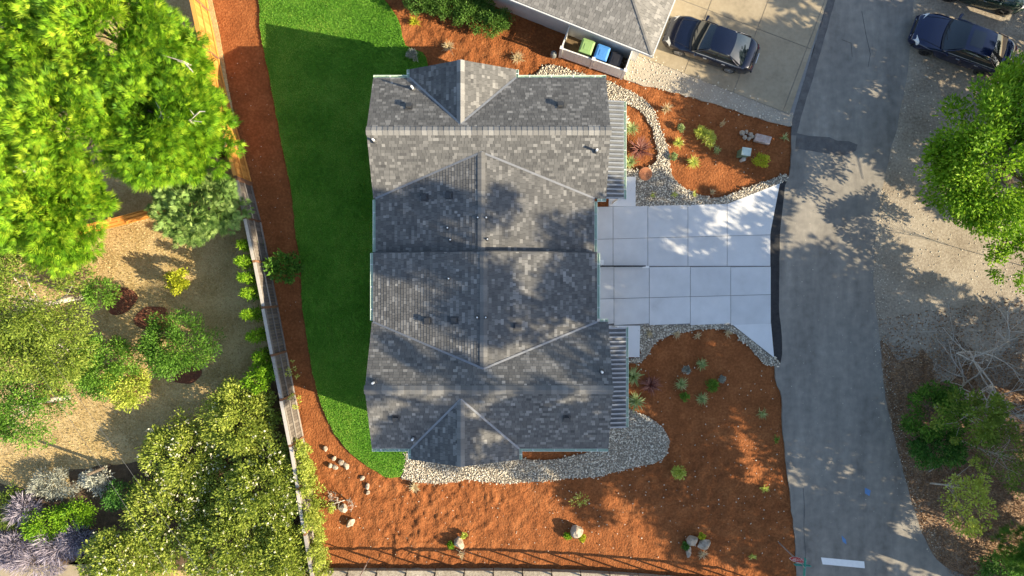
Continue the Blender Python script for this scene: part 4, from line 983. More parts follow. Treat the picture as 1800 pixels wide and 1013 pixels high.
        for xd in (pA-.35, -.18, -wb/2+.55):
            mbp = MB(); mbp.box((xd, s*(hw*.992), .60), (.012, .02, .50)); mbp.build('door_seam', M['black_metal'], t)
        # lights
        hx = hl-.20
        mbp = MB(); mbp.mesh([(hl-.42, s*wid(hl-.42)*.965, top(hl-.42)-.075), (hl-.10, s*wid(hl-.1)*.90, top(hl-.1)-.05), (hl-.04, s*hw*.42, top(hl-.04)-.045), (hl-.20, s*hw*.46, top(hl-.2)+.012), (hl-.40, s*hw*.80, top(hl-.4)+.012),
                              (hl-.42, s*wid(hl-.42)*.99, top(hl-.42)-.20), (hl-.05, s*wid(hl-.05)*.97, top(hl-.05)-.19), (hl+.012, s*hw*.42, top(hl)-.17)],
                             [(0, 1, 4), (1, 2, 3, 4), (0, 5, 6, 1), (1, 6, 7, 2)] if s > 0 else [(4, 1, 0), (4, 3, 2, 1), (1, 6, 5, 0), (2, 7, 6, 1)]); mbp.build('headlight', M['headlight'], t)
        mbp = MB(); mbp.box((-hl+.15, s*hw*.62, belt-.17), (.10, hw*.26, .10), Matrix.Rotation(-s*.35, 3, 'Z')); mbp.build('taillight', M['taillight'], t, bevel=.02)
        for xw in (xf, xr):
            mbw = MB(); y0 = s*(hw-.21); y1 = s*(hw-.0)
            prof = [(y0, wr*.7), (y0, wr*.96), (lerp(y0, y1, .15), wr), (lerp(y0, y1, .85), wr), (y1, wr*.95), (y1, wr*.66)]
            for (ya, ra) in prof:
                for k in range(20): a = 2*math.pi*k/20; mbw.v.append((xw+ra*math.cos(a), ya, wr+ra*math.sin(a)))
            for i in range(len(prof)-1):
                for k in range(20): mbw.f.append((i*20+k, i*20+(k+1) % 20, (i+1)*20+(k+1) % 20, (i+1)*20+k)); mbw.t.append(.5)
            wh = mbw.build('wheel', M['tyre'], t, smooth=True)
            rm = MB(); rimm = M['rim'] if wheelcol[0] > .3 else M['rim_dark']
            for k in range(5):
                a = 2*math.pi*k/5+.3; rm.bar((xw, y1-s*.02, wr), (xw+wr*.66*math.cos(a), y1-s*.025, wr+wr*.66*math.sin(a)), .07, .03)
            for k in range(20):
                a0 = 2*math.pi*k/20; a1 = 2*math.pi*(k+1)/20; rm.bar((xw+wr*.63*math.cos(a0), y1-s*.02, wr+wr*.63*math.sin(a0)), (xw+wr*.63*math.cos(a1), y1-s*.02, wr+wr*.63*math.sin(a1)), .04, .025)
            rm.build('rim', rimm, wh)
            mbw = MB(); mbw.tube([(xw, y1-s*.06, wr), (xw, y1-s*.05, wr)], wr*.62, 16); mbw.build('brake_disc', M['black_metal'], wh)
    # front and rear details
    mb = MB(); mb.box((hl-.01, 0, .60), (.05, hw*.78, .16)); mb.build('grille', M['black_metal'], t, bevel=.02)
    mb = MB(); mb.box((hl+.005, 0, .40), (.06, hw*1.35, .10)); mb.build('front_bumper', M['black_metal'] if suv else paint, t, bevel=.03)
    mb = MB(); mb.box((-hl+.0, 0, .45), (.07, hw*1.5, .16)); mb.build('rear_bumper', paint, t, bevel=.03)
    mb = MB(); mb.box((-hl-.012, 0, .72), (.02, .50, .12)); mb.build('number_plate', M['white'], t)
    mb = MB(); n = 10
    for i in range(n):
        v0, v1 = i/n, (i+1)/n
        f0 = lambda v: Vector((pA+bow(v, .14)+.055, lerp(-yb, yb, v)*.97, zb+.012+bow(v, .01)))
        mb.bar(f0(v0), f0(v1), .09, .02)
    mb.build('cowl', M['black_metal'], t)
    for yy in (.1, .5):
        mb = MB(); mb.bar((pA+.16, -yy, zb+.055), (pA-.02+.02, -yy+.42, zb+.075), .025, .015); mb.build('wiper', M['black_metal'], t)
    # hood and boot seams
    for s in (-1, 1):
        mb = MB(); pts = [(x, s*lerp(hw*.80, hw*.62, (x-pA-.1)/(hl-.35-pA-.1)), top(x)+.012) for x in np.linspace(pA+.15, hl-.35, 6)]; mb.tube(pts, .008, 4); mb.build('bonnet_seam', M['black_metal'], t)
    if not suv:
        mb = MB(); mb.tube([(pC-.10, y, top(pC-.1)+.02-.03*(y/hw)**2) for y in np.linspace(-hw*.75, hw*.75, 6)], .008, 4); mb.build('boot_seam', M['black_metal'], t)
    if sunroof:
        def sf(u, v): return tuple(Vector(rf(lerp(.12, .58, u), lerp(.17, .83, v)))+Vector((0, 0, .008)))
        grid(sf, 4, 4, 'sunroof', gl)
    if suv:
        for s in (-1, 1):
            mb = MB(); mb.tube([Vector(rf(u_, .5+s*.43))+Vector((0, 0, .05)) for u_ in (.05, .3, .6, .95)], .02, 6); mb.build('roof_rail', M['black_metal'], t)
    return t
M['headlight'] = mat_plain('headlight', (.62, .63, .62), .08, 0, .9, var=.05)
M['taillight'] = mat_plain('taillight', (.12, .012, .012), .2)
M['tyre'] = mat_plain('tyre', (.022, .022, .022), .9)
M['rim'] = mat_plain('rim', (.55, .55, .56), .3, .8); M['rim_dark'] = mat_plain('rim_dark', (.07, .07, .075), .35, .7)
def paint(nm, c, rough=.22): return mat_noise(nm, [(.35, tuple(x*.94 for x in c)), (.65, tuple(x*1.06 for x in c))], 3, rough, spec=.5, coat=.7, metallic=.25)
h1 = math.atan2(.327, -.945)
car('sedan', 'navy blue sedan parked on the neighbouring concrete drive', (10.05, 12.3, .022), h1, 4.75, 1.80, 1.45, paint('paint_navy', (.004, .007, .022)), wb=2.65)
car('sunroof_car', 'dark blue car with a sunroof parked nose to the road', (22.75, 12.3, .0), math.atan2(.34, -.94), 5.2, 1.90, 1.45, paint('paint_dark_blue', (.008, .014, .05), .12), sunroof=True, wheelcol=(.1, .1, .1), wb=2.9)
car('estate_car', 'dark green off-road car behind the sunroof car', (23.75, 15.25, -.01), math.atan2(-.25, .97), 4.7, 1.88, 1.75, paint('paint_green', (.018, .045, .032)), suv=True, wheelcol=(.1, .1, .1), wb=2.75)
# ------------------------------------------------------------------ vegetation
def unit(a): return a/np.maximum(1e-9, np.linalg.norm(a, axis=-1, keepdims=True))
def leaf_quads(org, d, n, L, W):
    s = unit(np.cross(d, n)); L = L[:, None]; W = W[:, None]
    V = np.stack([org, org+d*L*.45+s*W*.5-n*L*.03, org+d*L, org+d*L*.45-s*W*.5-n*L*.03], 1)
    return V.reshape(-1, 3)
def fan_quads(org, d, n, L, W, nb, spread, rs):
    "fans of narrow blades"
    s = unit(np.cross(d, n)); out = []
    for b in range(nb):
        th = (b/(nb-1)-.5)*2*spread+rs.normal(0, .06, len(org))
        db = d*np.cos(th)[:, None]+s*np.sin(th)[:, None]; db = unit(db+np.array([0, 0, -.10])*rs.rand(len(org), 1))
        l = L*(1-.35*np.abs(th)/spread)*rs.uniform(.8, 1.1, len(org)); st = org+db*(l*.08)[:, None]
        out.append(leaf_quads(st, db, n, l, W*np.ones(len(org))))
    N = len(org); A = np.stack([o.reshape(N, 4, 3) for o in out], 1); return A.reshape(-1, 3)
def foliage(name, parent, mat, centers, radii, per, L, W, seed, style='leaf', nb=9, spread=.9, outward=.55, upb=.5, tone_c=.5, tone_v=.28, ctr=None, flat=.75):
    "leaves spread over and through clumps (centers (k,3), radii (k,))"
    rs = np.random.RandomState(seed); k = len(centers); idx = np.repeat(np.arange(k), per); n = len(idx)
    v = unit(rs.normal(size=(n, 3))); rr = rs.rand(n)**.45
    org = centers[idx]+v*np.stack([np.ones(n), np.ones(n), np.full(n, flat)], -1)*(radii[idx]*rr)[:, None]
    c0 = ctr if ctr is not None else centers.mean(0)
    rad = unit((org-c0)*np.array([1, 1, .35]))
    d = unit(outward*rad+.45*v+rs.normal(0, .42, (n, 3))+np.array([0, 0, .1]))
    nn = unit(np.array([0, 0, 1])*upb+.5*v+rs.normal(0, .35, (n, 3))); nn = unit(nn-d*np.sum(nn*d, 1, keepdims=True))
    ct = rs.normal(0, .13, k)[idx]
    if style == 'fan':
        V = fan_quads(org, d, nn, L*rs.uniform(.7, 1.15, n), W, nb, spread, rs)
        tone = np.repeat(np.clip(tone_c+ct+rs.normal(0, tone_v*.6, n), 0, 1), nb)+rs.normal(0, .10, n*nb)
    else:
        V = leaf_quads(org, d, nn, L*rs.uniform(.65, 1.25, n), W*rs.uniform(.7, 1.2, n)); tone = tone_c+ct+rs.normal(0, tone_v*.7, n)
    F = np.arange(len(V)).reshape(-1, 4)
    return np_mesh(name, V, F, np.clip(tone, 0, 1), mat, parent)
def crown_clumps(c, r, k, cr, seed, lower=-.35, hollow=.35):
    "clump centres in an uneven ellipsoid; more towards the outside"
    rs = np.random.RandomState(seed); out = []
    lob = [(unit(rs.normal(size=3)), rs.uniform(-.28, .30)) for _ in range(9)]
    while len(out) < k:
        v = unit(rs.normal(size=3))
        if v[2] < lower: continue
        f = 1+sum(a*max(0, float(v.dot(l)))**3 for l, a in lob)
        q = (hollow+(1-hollow)*rs.rand()**.5)*f
        out.append(np.array(c)+v*np.array(r)*q)
    return np.array(out), rs.uniform(.7, 1.25, k)*cr
def wood(parent, base, tops, r0, mat, seed, fork=.45, name='trunk', sides=6, rl=.35):
    "tapered trunk with curved limbs to a selection of clump centres"
    rnd = random.Random(seed); b = Vector(base); tc = Vector(np.mean(np.array(tops), 0)); top = b.lerp(Vector((tc.x, tc.y, tc.z)), .95)
    mb = MB(); mid = b.lerp(top, .5)+Vector((rnd.uniform(-.15, .15), rnd.uniform(-.15, .15), 0))
    tr = [b, b.lerp(mid, .5), mid, mid.lerp(top, .5), top]; mb.tube(tr, [r0*1.15, r0*.9, r0*.75, r0*.5, r0*.22], sides+2)
    for q in tops:
        q = Vector(q); s = rnd.uniform(fork, .85); st = b.lerp(mid, s*2) if s < .5 else mid.lerp(top, s*2-1)
        m1 = st.lerp(q, .5)+Vector((rnd.uniform(-.2, .2), rnd.uniform(-.2, .2), rnd.uniform(.0, .3)))*((q-st).length*.3)
        mb.tube([st, st.lerp(m1, .6), m1, m1.lerp(q, .6), q], [r0*rl, r0*rl*.8, r0*rl*.6, r0*rl*.4, r0*rl*.18], sides-1, cap=False)
    return mb.build(name, mat, parent, smooth=True)
def tree(name, label, cat, u, v, zc, r, seed, mat, style='leaf', k=60, cr=.7, per=60, L=.16, W=.07, group=None, bark='bark', base_z=-.1, limbs=14, r0=.16, lower=-.35, tone_c=.5, world=None, base_px=None, nb=9, spread=.9, outward=.55, upb=.5, hollow=.35, tone_v=.28, flat=.75, rl=.35):
    "(u,v) is where the crown centre (height zc) shows in the photo"
    p = P(u, v, zc) if world is None else Vector(world)
    t = thing(name, label, cat, (p.x, p.y, base_z), group=group)
    cc, rr = crown_clumps((p.x, p.y, zc), r, k, cr, seed, lower, hollow)
    rs = np.random.RandomState(seed+5); sel = cc[rs.permutation(k)[:limbs]]
    bq = P(*base_px) if base_px else p
    if limbs: wood(t, (bq.x, bq.y, base_z), sel, r0, M[bark], seed, rl=rl)
    foliage('crown', t, M[mat], cc, rr, per, L, W, seed+9, style, nb, spread, outward, upb, tone_c, tone_v, np.array([p.x, p.y, zc-r[2]*.6]), flat)
    return t, cc, rr

# feathery lime trees of the upper left
GT = 'feathery lime green trees behind the cedar fence'
for i, (u, v, zc, rx, ry) in enumerate(((45, 70, 6.6, 3.1, 2.9), (190, 55, 7.2, 3.0, 2.8), (290, 135, 6.0, 1.8, 2.2), (115, 215, 7.0, 3.0, 2.7), (265, 215, 6.8, 2.9, 2.6), (100, 370, 6.0, 2.3, 2.3), (332, 235, 5.2, 1.7, 2.0), (25, 330, 6.0, 2.4, 2.6))):
    tree('feathery_tree', ('feathery lime green tree overhanging the cedar fence' if i in (2, 6) else 'feathery lime green tree in the dense canopy behind the cedar fence'), 'tree', u, v, zc, (rx, ry, 1.8), 100+i, 'lime', 'fan', k=135, cr=.46, per=66, L=.37, W=.024, group=GT + (' overhang' if i in (2, 6) else ''), r0=.2, limbs=16, nb=7, spread=.68, outward=.9, upb=1.0, lower=-.1, hollow=.3, base_px=((120, 380) if i == 5 else None), tone_c=(.42, .52, .40, .55, .45, .52, .38, .46)[i], tone_v=.36, bark='bark', rl=.28)
for i, (u, v) in enumerate(((35, 300), (300, 215), (325, 210), (205, 18), (315, 100), (120, 225))):
    p = P(u, v, 7.9); rnd = random.Random(i+70); mb = MB()
    a0 = rnd.uniform(0, 6.28); q = p.copy(); main = [q-Vector((0, 0, 1.2))]
    for s_ in range(4): q = q+Vector((.22*math.cos(a0+rnd.gauss(0, .4)), .22*math.sin(a0+rnd.gauss(0, .4)), .02)); main.append(q.copy())
    mb.tube(main, [.05, .045, .038, .028, .015], 5)
    par = bpy.data.objects[('feathery_tree.007', 'feathery_tree.004', 'feathery_tree.006', 'feathery_tree.001', 'feathery_tree.002', 'feathery_tree.003')[i]]
    db = mb.build('dead_branch', M['bark_pale'], par)
    for k in (1, 2, 3):
        mb = MB(); b_ = main[k]+Vector((rnd.gauss(0, .35), rnd.gauss(0, .35), .1)); mb.tube([main[k], b_], [.022, .010], 4); mb.build('twig', M['bark_pale'], db)
# lower broad tree with fine olive leaves, left edge
tree('olive_leaved_tree', 'fine-leaved olive green tree at the edge of the dry yard', 'tree', 40, 520, 4.6, (2.6, 3.3, 1.7), 120, 'olive', k=130, cr=.6, per=150, L=.15, W=.06, limbs=18, bark='bark_pale', tone_c=.5)
tree('olive_leaved_tree', 'yellowish fine-leaved tree above the mulch rings in the dry yard', 'tree', 75, 625, 4.0, (2.0, 1.8, 1.4), 121, 'olive', k=90, cr=.55, per=130, L=.15, W=.06, limbs=16, bark='bark_pale', tone_c=.56)
tree('spreading_shrub', 'green spreading tree with pale bare limbs over a mulch ring', 'tree', 30, 720, 3.6, (2.1, 1.7, 1.1), 122, 'mid_green', k=75, cr=.5, per=130, L=.14, W=.06, limbs=20, bark='bark_pale', r0=.14, tone_c=.55)
tree('conifer_shrub', 'blue-green soft conifer beside the weathered fence', 'tree', 355, 368, 2.6, (1.75, 1.5, 1.5), 123, 'blue_green', 'fan', k=80, cr=.45, per=40, L=.32, W=.032, limbs=10, nb=9, spread=.8, outward=1.0, upb=1.0, tone_c=.55)
tree('round_shrub', 'small bright yellow shrub on the dry lawn', 'shrub', 314, 493, .9, (.52, .62, .5), 124, 'yellow', k=26, cr=.22, per=45, L=.14, W=.08, limbs=6, r0=.04)
tree('round_shrub', 'light green shrub beside the dark mulch patch', 'shrub', 175, 517, 1.3, (.85, .75, .7), 125, 'mid_green', k=36, cr=.28, per=60, L=.13, W=.06, limbs=8, r0=.05, tone_c=.65)
tree('round_shrub', 'round glossy green shrub on a mulch ring in the dry lawn', 'shrub', 308, 608, 1.6, (1.75, 1.4, 1.2), 126, 'mid_green', k=85, cr=.42, per=135, L=.13, W=.055, limbs=10, r0=.07, tone_c=.42)
tree('round_shrub', 'bright green shrub between the round shrub and the olive trees', 'shrub', 185, 645, 1.7, (1.5, 1.35, 1.1), 127, 'mid_green', k=75, cr=.40, per=130, L=.14, W=.06, limbs=10, r0=.07, tone_c=.6)
tree('round_shrub', 'yellow-green shrub over the brown mulch ring', 'shrub', 218, 680, 1.4, (.95, .95, .8), 128, 'tuft_lime', k=45, cr=.35, per=110, L=.13, W=.06, limbs=8, r0=.05, tone_c=.3)
for i, (u, v, rx) in enumerate(((210, 530, .85), (325, 657, .75), (85, 690, .8), (235, 678, .8), (270, 560, .9))):
    p = P(u, v); mb = MB(); pts = [(p.x+rx*(1+.18*math.sin(3*a+i))*math.cos(a), p.y+rx*.8*(1+.15*math.sin(2*a+i*2))*math.sin(a)) for a in np.linspace(0, 6.283, 26)[:-1]]
    mb.prism(pts, -.05, .004); o = mb.build('mulch', mat_noise('mulch', [(.3, (.09, .03, .018)), (.7, (.2, .075, .04))], 8, .95, .9, 30) if i == 0 else MATS['mulch']); o["kind"] = "structure"
# arborvitae row by the fence
for i, (u, v, h_) in enumerate(((421, 428, 2.2), (417, 459, 2.7), (424, 488, 2.5), (427, 515, 2.6), (427, 556, 2.7), (437, 592, 2.6), (449, 627, 2.4), (457, 653, 2.5))):
    top = P(u, v, h_); t = thing('columnar_conifer', ('first', 'second', 'third', 'fourth', 'fifth', 'sixth', 'seventh', 'eighth')[i]+' slim columnar conifer along the fence, counting from the blue-green conifer', 'conifer', (top.x, top.y, -.05), group='columnar conifers along the fence')
    zs = np.linspace(.25, h_-.1, 9); cc = np.stack([top.x+np.random.RandomState(i).normal(0, .05, 9), top.y+np.random.RandomState(i+9).normal(0, .05, 9), zs], -1); rr = .40*(1-.62*(zs/h_)**1.6)
    wood(t, (top.x, top.y, -.05), cc[-3:], .05, M['bark'], i); foliage('crown', t, M['lime2'], cc, rr, 130, .15, .05, 300+i, outward=.3, upb=.2, tone_c=.55, ctr=np.array([top.x, top.y, 0.]), flat=1.0)
tree('leafy_shrub', 'round leafy green shrub in the soil beside the fence', 'shrub', 500, 470, 1.0, (.72, .62, .6), 130, 'mid_green', k=34, cr=.25, per=34, L=.18, W=.11, limbs=8, r0=.04, tone_c=.42)
for i, (u, v) in enumerate(((468, 652), (452, 668))):
    tree('leafy_shrub', 'light green sapling behind the weathered fence near the flowering hedge', 'shrub', u, v, 1.6, (.6, .45, .6), 132+i, 'lime2', k=22, cr=.22, per=34, L=.16, W=.07, limbs=6, r0=.04, group='saplings by the hedge')
# white flowering hedge, lower left: several rounded bushes
FL = []
for i, (u, v, zc, rx, ry, tc) in enumerate(((425, 735, 1.2, 1.95, 2.1, .6), (330, 810, .9, 2.3, 2.0, .55), (455, 855, 1.5, 2.0, 2.2, .45), (300, 925, 1.0, 2.3, 2.1, .55), (410, 960, 1.5, 2.2, 2.0, .42), (215, 985, 1.2, 1.8, 1.5, .55), (500, 985, 1.4, 1.4, 1.6, .6))):
    lab = 'flowering shrub in the dense hedge dotted with white blossom'
    t, cc, rr = tree('flowering_shrub', lab, 'shrub', u, v, zc, (rx, ry, zc*.6), 140+i, 'rose', k=115, cr=.46, per=100, L=.15, W=.075, limbs=10, r0=.08, tone_c=tc, group='white flowering hedge shrubs')
    rs = np.random.RandomState(i+60); n = 140 if i not in (0, 6) else 35; pr = rs.rand(len(cc))**3+.03; k_ = rs.choice(len(cc), n, p=pr/pr.sum()); v_ = unit(rs.normal(size=(n, 3))); v_[:, 2] = np.abs(v_[:, 2])
    o_ = cc[k_]+v_*(rr[k_]*rs.uniform(.8, 1.1, n))[:, None]; o_ = np.repeat(o_, 3, 0)+rs.normal(0, .03, (n*3, 3)); d_ = unit(rs.normal(size=(n*3, 3))+np.array([0, 0, .3])); nn = unit(np.cross(d_, rs.normal(size=(n*3, 3))))
    V = leaf_quads(o_, d_, nn, np.full(n*3, .11), np.full(n*3, .09)); b_ = np_mesh('blossom', V, np.arange(len(V)).reshape(-1, 4), rs.rand(n*3), M['petal'], t); b_["kind"] = "stuff"
# ivy over the lower end of the weathered fence
pts = [P(532, 775), P(545, 840), P(556, 915), P(570, 1005)]
t = thing('ivy', 'yellow-green climber spilling over the end of the weathered fence', 'climber', tuple(pts[0])); cc = []; rs = np.random.RandomState(5)
for i in range(110):
    s = rs.rand()*2.999; k_ = int(s); q = pts[k_].lerp(pts[k_+1], s-k_); cc.append((q.x+rs.normal(.22, .16), q.y+rs.normal(0, .1), rs.uniform(.3, 2.05)))
foliage('crown', t, M['rose'], np.array(cc), rs.uniform(.18, .34, len(cc)), 75, .12, .08, 9, tone_c=.65)
for i, (u, v) in enumerate(((507, 655), (512, 700))):
    q = P(u+3, v, 1.0); t = thing('ivy', 'thin green tendril climbing the sunlit fence boards', 'climber', (q.x, q.y, 0), group='tendrils on the fence'); cc = np.array([(q.x+rs.normal(.05, .04), q.y+rs.normal(0, .25), z) for z in np.linspace(.1, 1.7, 8)])
    foliage('crown', t, M['tuft_lime'], cc, np.full(8, .09), 16, .09, .06, 70+i)
# bottom left border
def bushrow(name, lab, cat, u, v, z, r, seed, mat, **kw): return tree(name, lab, cat, u, v, z, r, seed, mat, limbs=6, r0=.04, **kw)
bushrow('border_shrub', 'bright green low bush between the lavender clumps', 'shrub', 130, 905, .8, (1.15, .6, .6), 160, 'lime2', k=40, cr=.3, per=60, L=.12, W=.06)
bushrow('border_shrub', 'lime green bush beside the purple flowering clump', 'shrub', 75, 925, .8, (.95, .6, .5), 161, 'lime2', k=36, cr=.3, per=60, L=.12, W=.06)
bushrow('border_shrub', 'silvery grey feathery shrub at the edge of the dry lawn', 'shrub', 95, 850, .5, (1.2, .6, .35), 162, 'grey_leaf', k=40, cr=.28, per=60, L=.16, W=.04)
bushrow('border_shrub', 'pale grey flowering shrub where the wires cross the dry lawn edge', 'shrub', 172, 845, .6, (.7, .5, .4), 163, 'grey_leaf', k=30, cr=.25, per=60, L=.14, W=.05, tone_c=.75)
bushrow('border_shrub', 'dark green bush in the shade below the grey flowering shrub', 'shrub', 210, 870, .7, (.8, .6, .5), 164, 'deep_green', k=30, cr=.28, per=60, L=.12, W=.06, tone_c=.55)
bushrow('border_shrub', 'olive green bush at the outer end of the border', 'shrub', 8, 890, .6, (.9, .9, .4), 165, 'olive', k=36, cr=.3, per=70, L=.12, W=.05, tone_c=.35)
for i, (u, v, rx, ry) in enumerate(((110, 958, 1.5, .6), (25, 960, 1.1, .75), (60, 985, 1.6, .5), (45, 895, .55, .45), (140, 945, .9, .6))):
    bushrow('lavender', 'pale purple lavender clump with long flower spikes beside the pavement', 'lavender', u, v, .6, (rx, ry, .4), 170+i, 'lavender', k=34, cr=.28, per=34, L=.42, W=.035, group='lavender clumps by the pavement', outward=.7)
# hedge at the top, behind the soil
for i, (u, v, rx, ry) in enumerate(((745, 5, .8, .5), (790, 10, 1.0, .65), (830, 25, 1.0, .65), (868, 38, .8, .55), (835, -5, 1.1, .8))):
    tree('hedge_bush', 'dark green low hedge bush at the corner of the neighbouring house', 'bush', u, v, .7, (rx, ry, .5), 180+i, 'hedge', k=45, cr=.28, per=85, L=.12, W=.045, limbs=5, r0=.03, group='low hedge bushes by the neighbouring house', tone_c=.55)
# right-hand lime tree and its neighbours
t, cc, rr = tree('maple_tree', 'tall bright lime tree leaning over the road shoulder', 'tree', 1735, 300, 3.9, (3.1, 3.2, 1.7), 190, 'lime2', k=190, cr=.66, per=170, L=.19, W=.09, limbs=26, r0=.22, tone_c=.60, hollow=.3, base_px=(1775, 320))
tree('maple_tree', 'bright lime tree crown beside the parked sunroof car', 'tree', 1800, 180, 3.6, (1.6, 1.9, 1.3), 191, 'lime2', k=80, cr=.5, per=120, L=.18, W=.09, limbs=14, r0=.07, tone_c=.6, base_px=(1830, 200))
tree('maple_tree', 'lime tree branch ends hanging low over the dusty shoulder', 'tree', 1790, 450, 2.8, (1.3, 1.6, .8), 192, 'lime2', k=34, cr=.38, per=80, L=.18, W=.09, limbs=12, r0=.02, tone_c=.6, base_px=(1845, 480))
tree('roadside_bush', 'dense dark green bush at the bend of the road', 'bush', 1640, 715, 1.6, (1.6, 1.7, 1.2), 193, 'mid_green', k=70, cr=.34, per=75, L=.15, W=.08, limbs=10, r0=.07, tone_c=.4)
tree('roadside_bush', 'dark green shrub below the dense bush on the verge', 'bush', 1650, 790, 1.4, (1.2, .8, .9), 194, 'deep_green', k=50, cr=.38, per=70, L=.15, W=.08, limbs=8, r0=.06, tone_c=.5)
tree('sapling', 'thin yellow-green sapling beside the dark roadside bush', 'tree', 1715, 735, 3.2, (1.8, 1.2, 1.2), 195, 'olive', k=56, cr=.30, per=55, L=.15, W=.09, limbs=14, r0=.06, bark='bark_pale', tone_c=.4)
tree('sapling', 'sparse yellow-leaved sapling over the leaf litter', 'tree', 1700, 880, 2.8, (.85, 1.7, 1.1), 196, 'tuft_lime', k=56, cr=.26, per=42, L=.13, W=.08, limbs=12, r0=.05, bark='bark_pale', tone_c=.3)
tree('sapling', 'sparse olive sapling among the bare branches', 'tree', 1765, 800, 3.0, (1.0, 1.6, 1.2), 197, 'olive', k=56, cr=.36, per=36, L=.12, W=.06, limbs=14, r0=.05, bark='bark_pale', tone_c=.3)
tree('young_pine', 'bright green young pine on the leaf litter slope', 'tree', 1790, 965, 2.2, (.95, .9, .9), 198, 'mid_green', 'fan', k=40, cr=.35, per=14, L=.34, W=.025, nb=9, limbs=8, r0=.06, tone_c=.5)
tree('roadside_bush', 'dull green bush under the young pine', 'bush', 1765, 1000, 1.0, (1.1, .7, .7), 199, 'deep_green', k=40, cr=.35, per=70, L=.13, W=.07, limbs=6, r0=.05, tone_c=.7)
# bare grey branches of a leafless thicket
def bare(u, v, seed, lab, hgt=3.0, sp=1.6, grp=None, lean=(0, 0)):
    rnd = random.Random(seed); p = P(u, v); mb = MB()
    def grow(a, d, L, r, lv):
        pts = [a]; q = a.copy(); dd = d.copy()
        for i in range(4):
            dd = (dd+Vector((rnd.gauss(0, .12), rnd.gauss(0, .12), rnd.gauss(0, .08)))).normalized(); q = q+dd*(L/4); pts.append(q.copy())
        mb.tube(pts, [r, r*.85, r*.7, r*.55, r*.35], 5, cap=False)
        if lv > 0:
            for i in range(rnd.randint(2, 4)):
                k = rnd.randint(1, 4); nd = (dd+Vector((rnd.gauss(0, .75), rnd.gauss(0, .75), rnd.gauss(0.05, .35)))).normalized(); grow(pts[k], nd, L*rnd.uniform(.45, .75), r*.5, lv-1)
    for i in range(3):
        a = rnd.uniform(0, 6.28); grow(Vector((p.x, p.y, -.15)), Vector((math.cos(a)*sp*.35+lean[0], math.sin(a)*sp*.35+lean[1], 1)).normalized(), hgt*rnd.uniform(.7, 1.1), .025+.012*hgt, 3)
    o = mb.build('bare_shrub', M['bark_pale'], smooth=True); tag(o, lab, 'shrub', grp)
for i, (u, v, h_) in enumerate(((1715, 700, 3.0), (1775, 690, 3.6), (1740, 640, 3.0))):
    bare(u-30, v-10, 400+i, 'leafless grey thicket of bare branches behind the roadside bush', h_, grp='bare branch thicket', sp=2.2)
bare(606, 880, 420, 'small leafless twiggy shrub beside the square white boulder', .6, 2.4)
bare(584, 868, 421, 'low bare twigs spreading over the sunlit soil', .35, 3.0)
t = thing('fallen_branch', 'long grey fallen branch lying at the edge of the road', 'branch', P(1640, 830)); mb = MB(); a = P(1622, 838); b = P(1688, 798)
mb.tube([(a.x, a.y, -.06), ((a.x+b.x)/2, (a.y+b.y)/2+.12, .05), (b.x, b.y, .3)], [.02, .035, .045], 6); mb.build('limb', M['bark_pale'], t)

# ------------------------------------------------------------------ bed plants
def tuft(u, v, r, h, mat, seed, label, n=60, W=.02, group=None, droop=.5, name='grass_tuft', cat='plant', r0=.04):
    r *= 1.2; h *= 1.1; W *= 1.25; n = int(n*1.25)
    p = P(u, v, h*.4); rs = np.random.RandomState(seed); a = rs.uniform(0, 6.283, n); ln = rs.uniform(.55, 1.1, n); el = rs.uniform(.25, 1.25, n)
    dx, dy = np.cos(a), np.sin(a); b = np.stack([rs.normal(0, r0, n), rs.normal(0, r0, n), np.full(n, -.07)], -1)
    m = b+np.stack([dx*r*ln*.5*np.cos(el), dy*r*ln*.5*np.cos(el), h*ln*.75*np.sin(el)+.05], -1); tp = b+np.stack([dx*r*ln*(.35+.65*np.cos(el)), dy*r*ln*(.35+.65*np.cos(el)), h*ln*(np.sin(el)-droop*.3*np.cos(el))+.06], -1)
    s = np.stack([-dy, dx, np.zeros(n)], -1)*W/2
    V = np.stack([b-s, b+s, m+s, m-s, m-s, m+s, tp+s*.25, tp-s*.25], 1).reshape(-1, 3); F = np.arange(len(V)).reshape(-1, 4)
    o = np_mesh(name, V, F, np.repeat(np.clip(rs.normal(.5, .25, n), 0, 1), 2), M[mat]); o.location = (p.x, p.y, 0); return tag(o, label, cat, group)
def bushlet(u, v, r, h, mat, seed, label, k=14, per=26, L=.09, W=.05, group=None, name='small_bush', cat='plant'):
    r *= 1.15
    p = P(u, v, h*.5); rs = np.random.RandomState(seed); cc, rr = crown_clumps((0, 0, h*.5), (r*.7, r*.7, h*.45), k, r*.38, seed, -.6, .2)
    o = foliage(name, None, M[mat], cc, rr, per, L, W, seed); o.location = (p.x, p.y, -.04); return tag(o, label, cat, group)
# bed beside the upper awning and path
tuft(1172, 191, .30, .75, 'tuft_dry', 1, 'tall straw-coloured grass at the top of the planted bed', 60)
bushlet(1198, 224, .18, .35, 'tuft_green', 2, 'small grey-green plant near the straw-coloured grass')
bushlet(1231, 232, .30, .5, 'tuft_lime', 3, 'upper half of the pair of lime feathery plants', 16, 40, .14, .03)
bushlet(1246, 243, .38, .5, 'tuft_lime', 4, 'larger lower half of the pair of lime feathery plants', 20, 44, .14, .03)
tuft(1193, 251, .28, .35, 'tuft_lime', 5, 'spiky lime tuft at the bend of the stone path', 70)
tuft(1261, 264, .20, .45, 'tuft_green', 6, 'pale green grass tuft at the tip of the utility box shadow', 50)
tuft(1219, 285, .34, .35, 'tuft_lime', 7, 'star-shaped yellow-green tuft in the open soil', 110)
bushlet(1184, 276, .18, .3, 'tuft_green', 8, 'little green plant on the edge of the stone path')
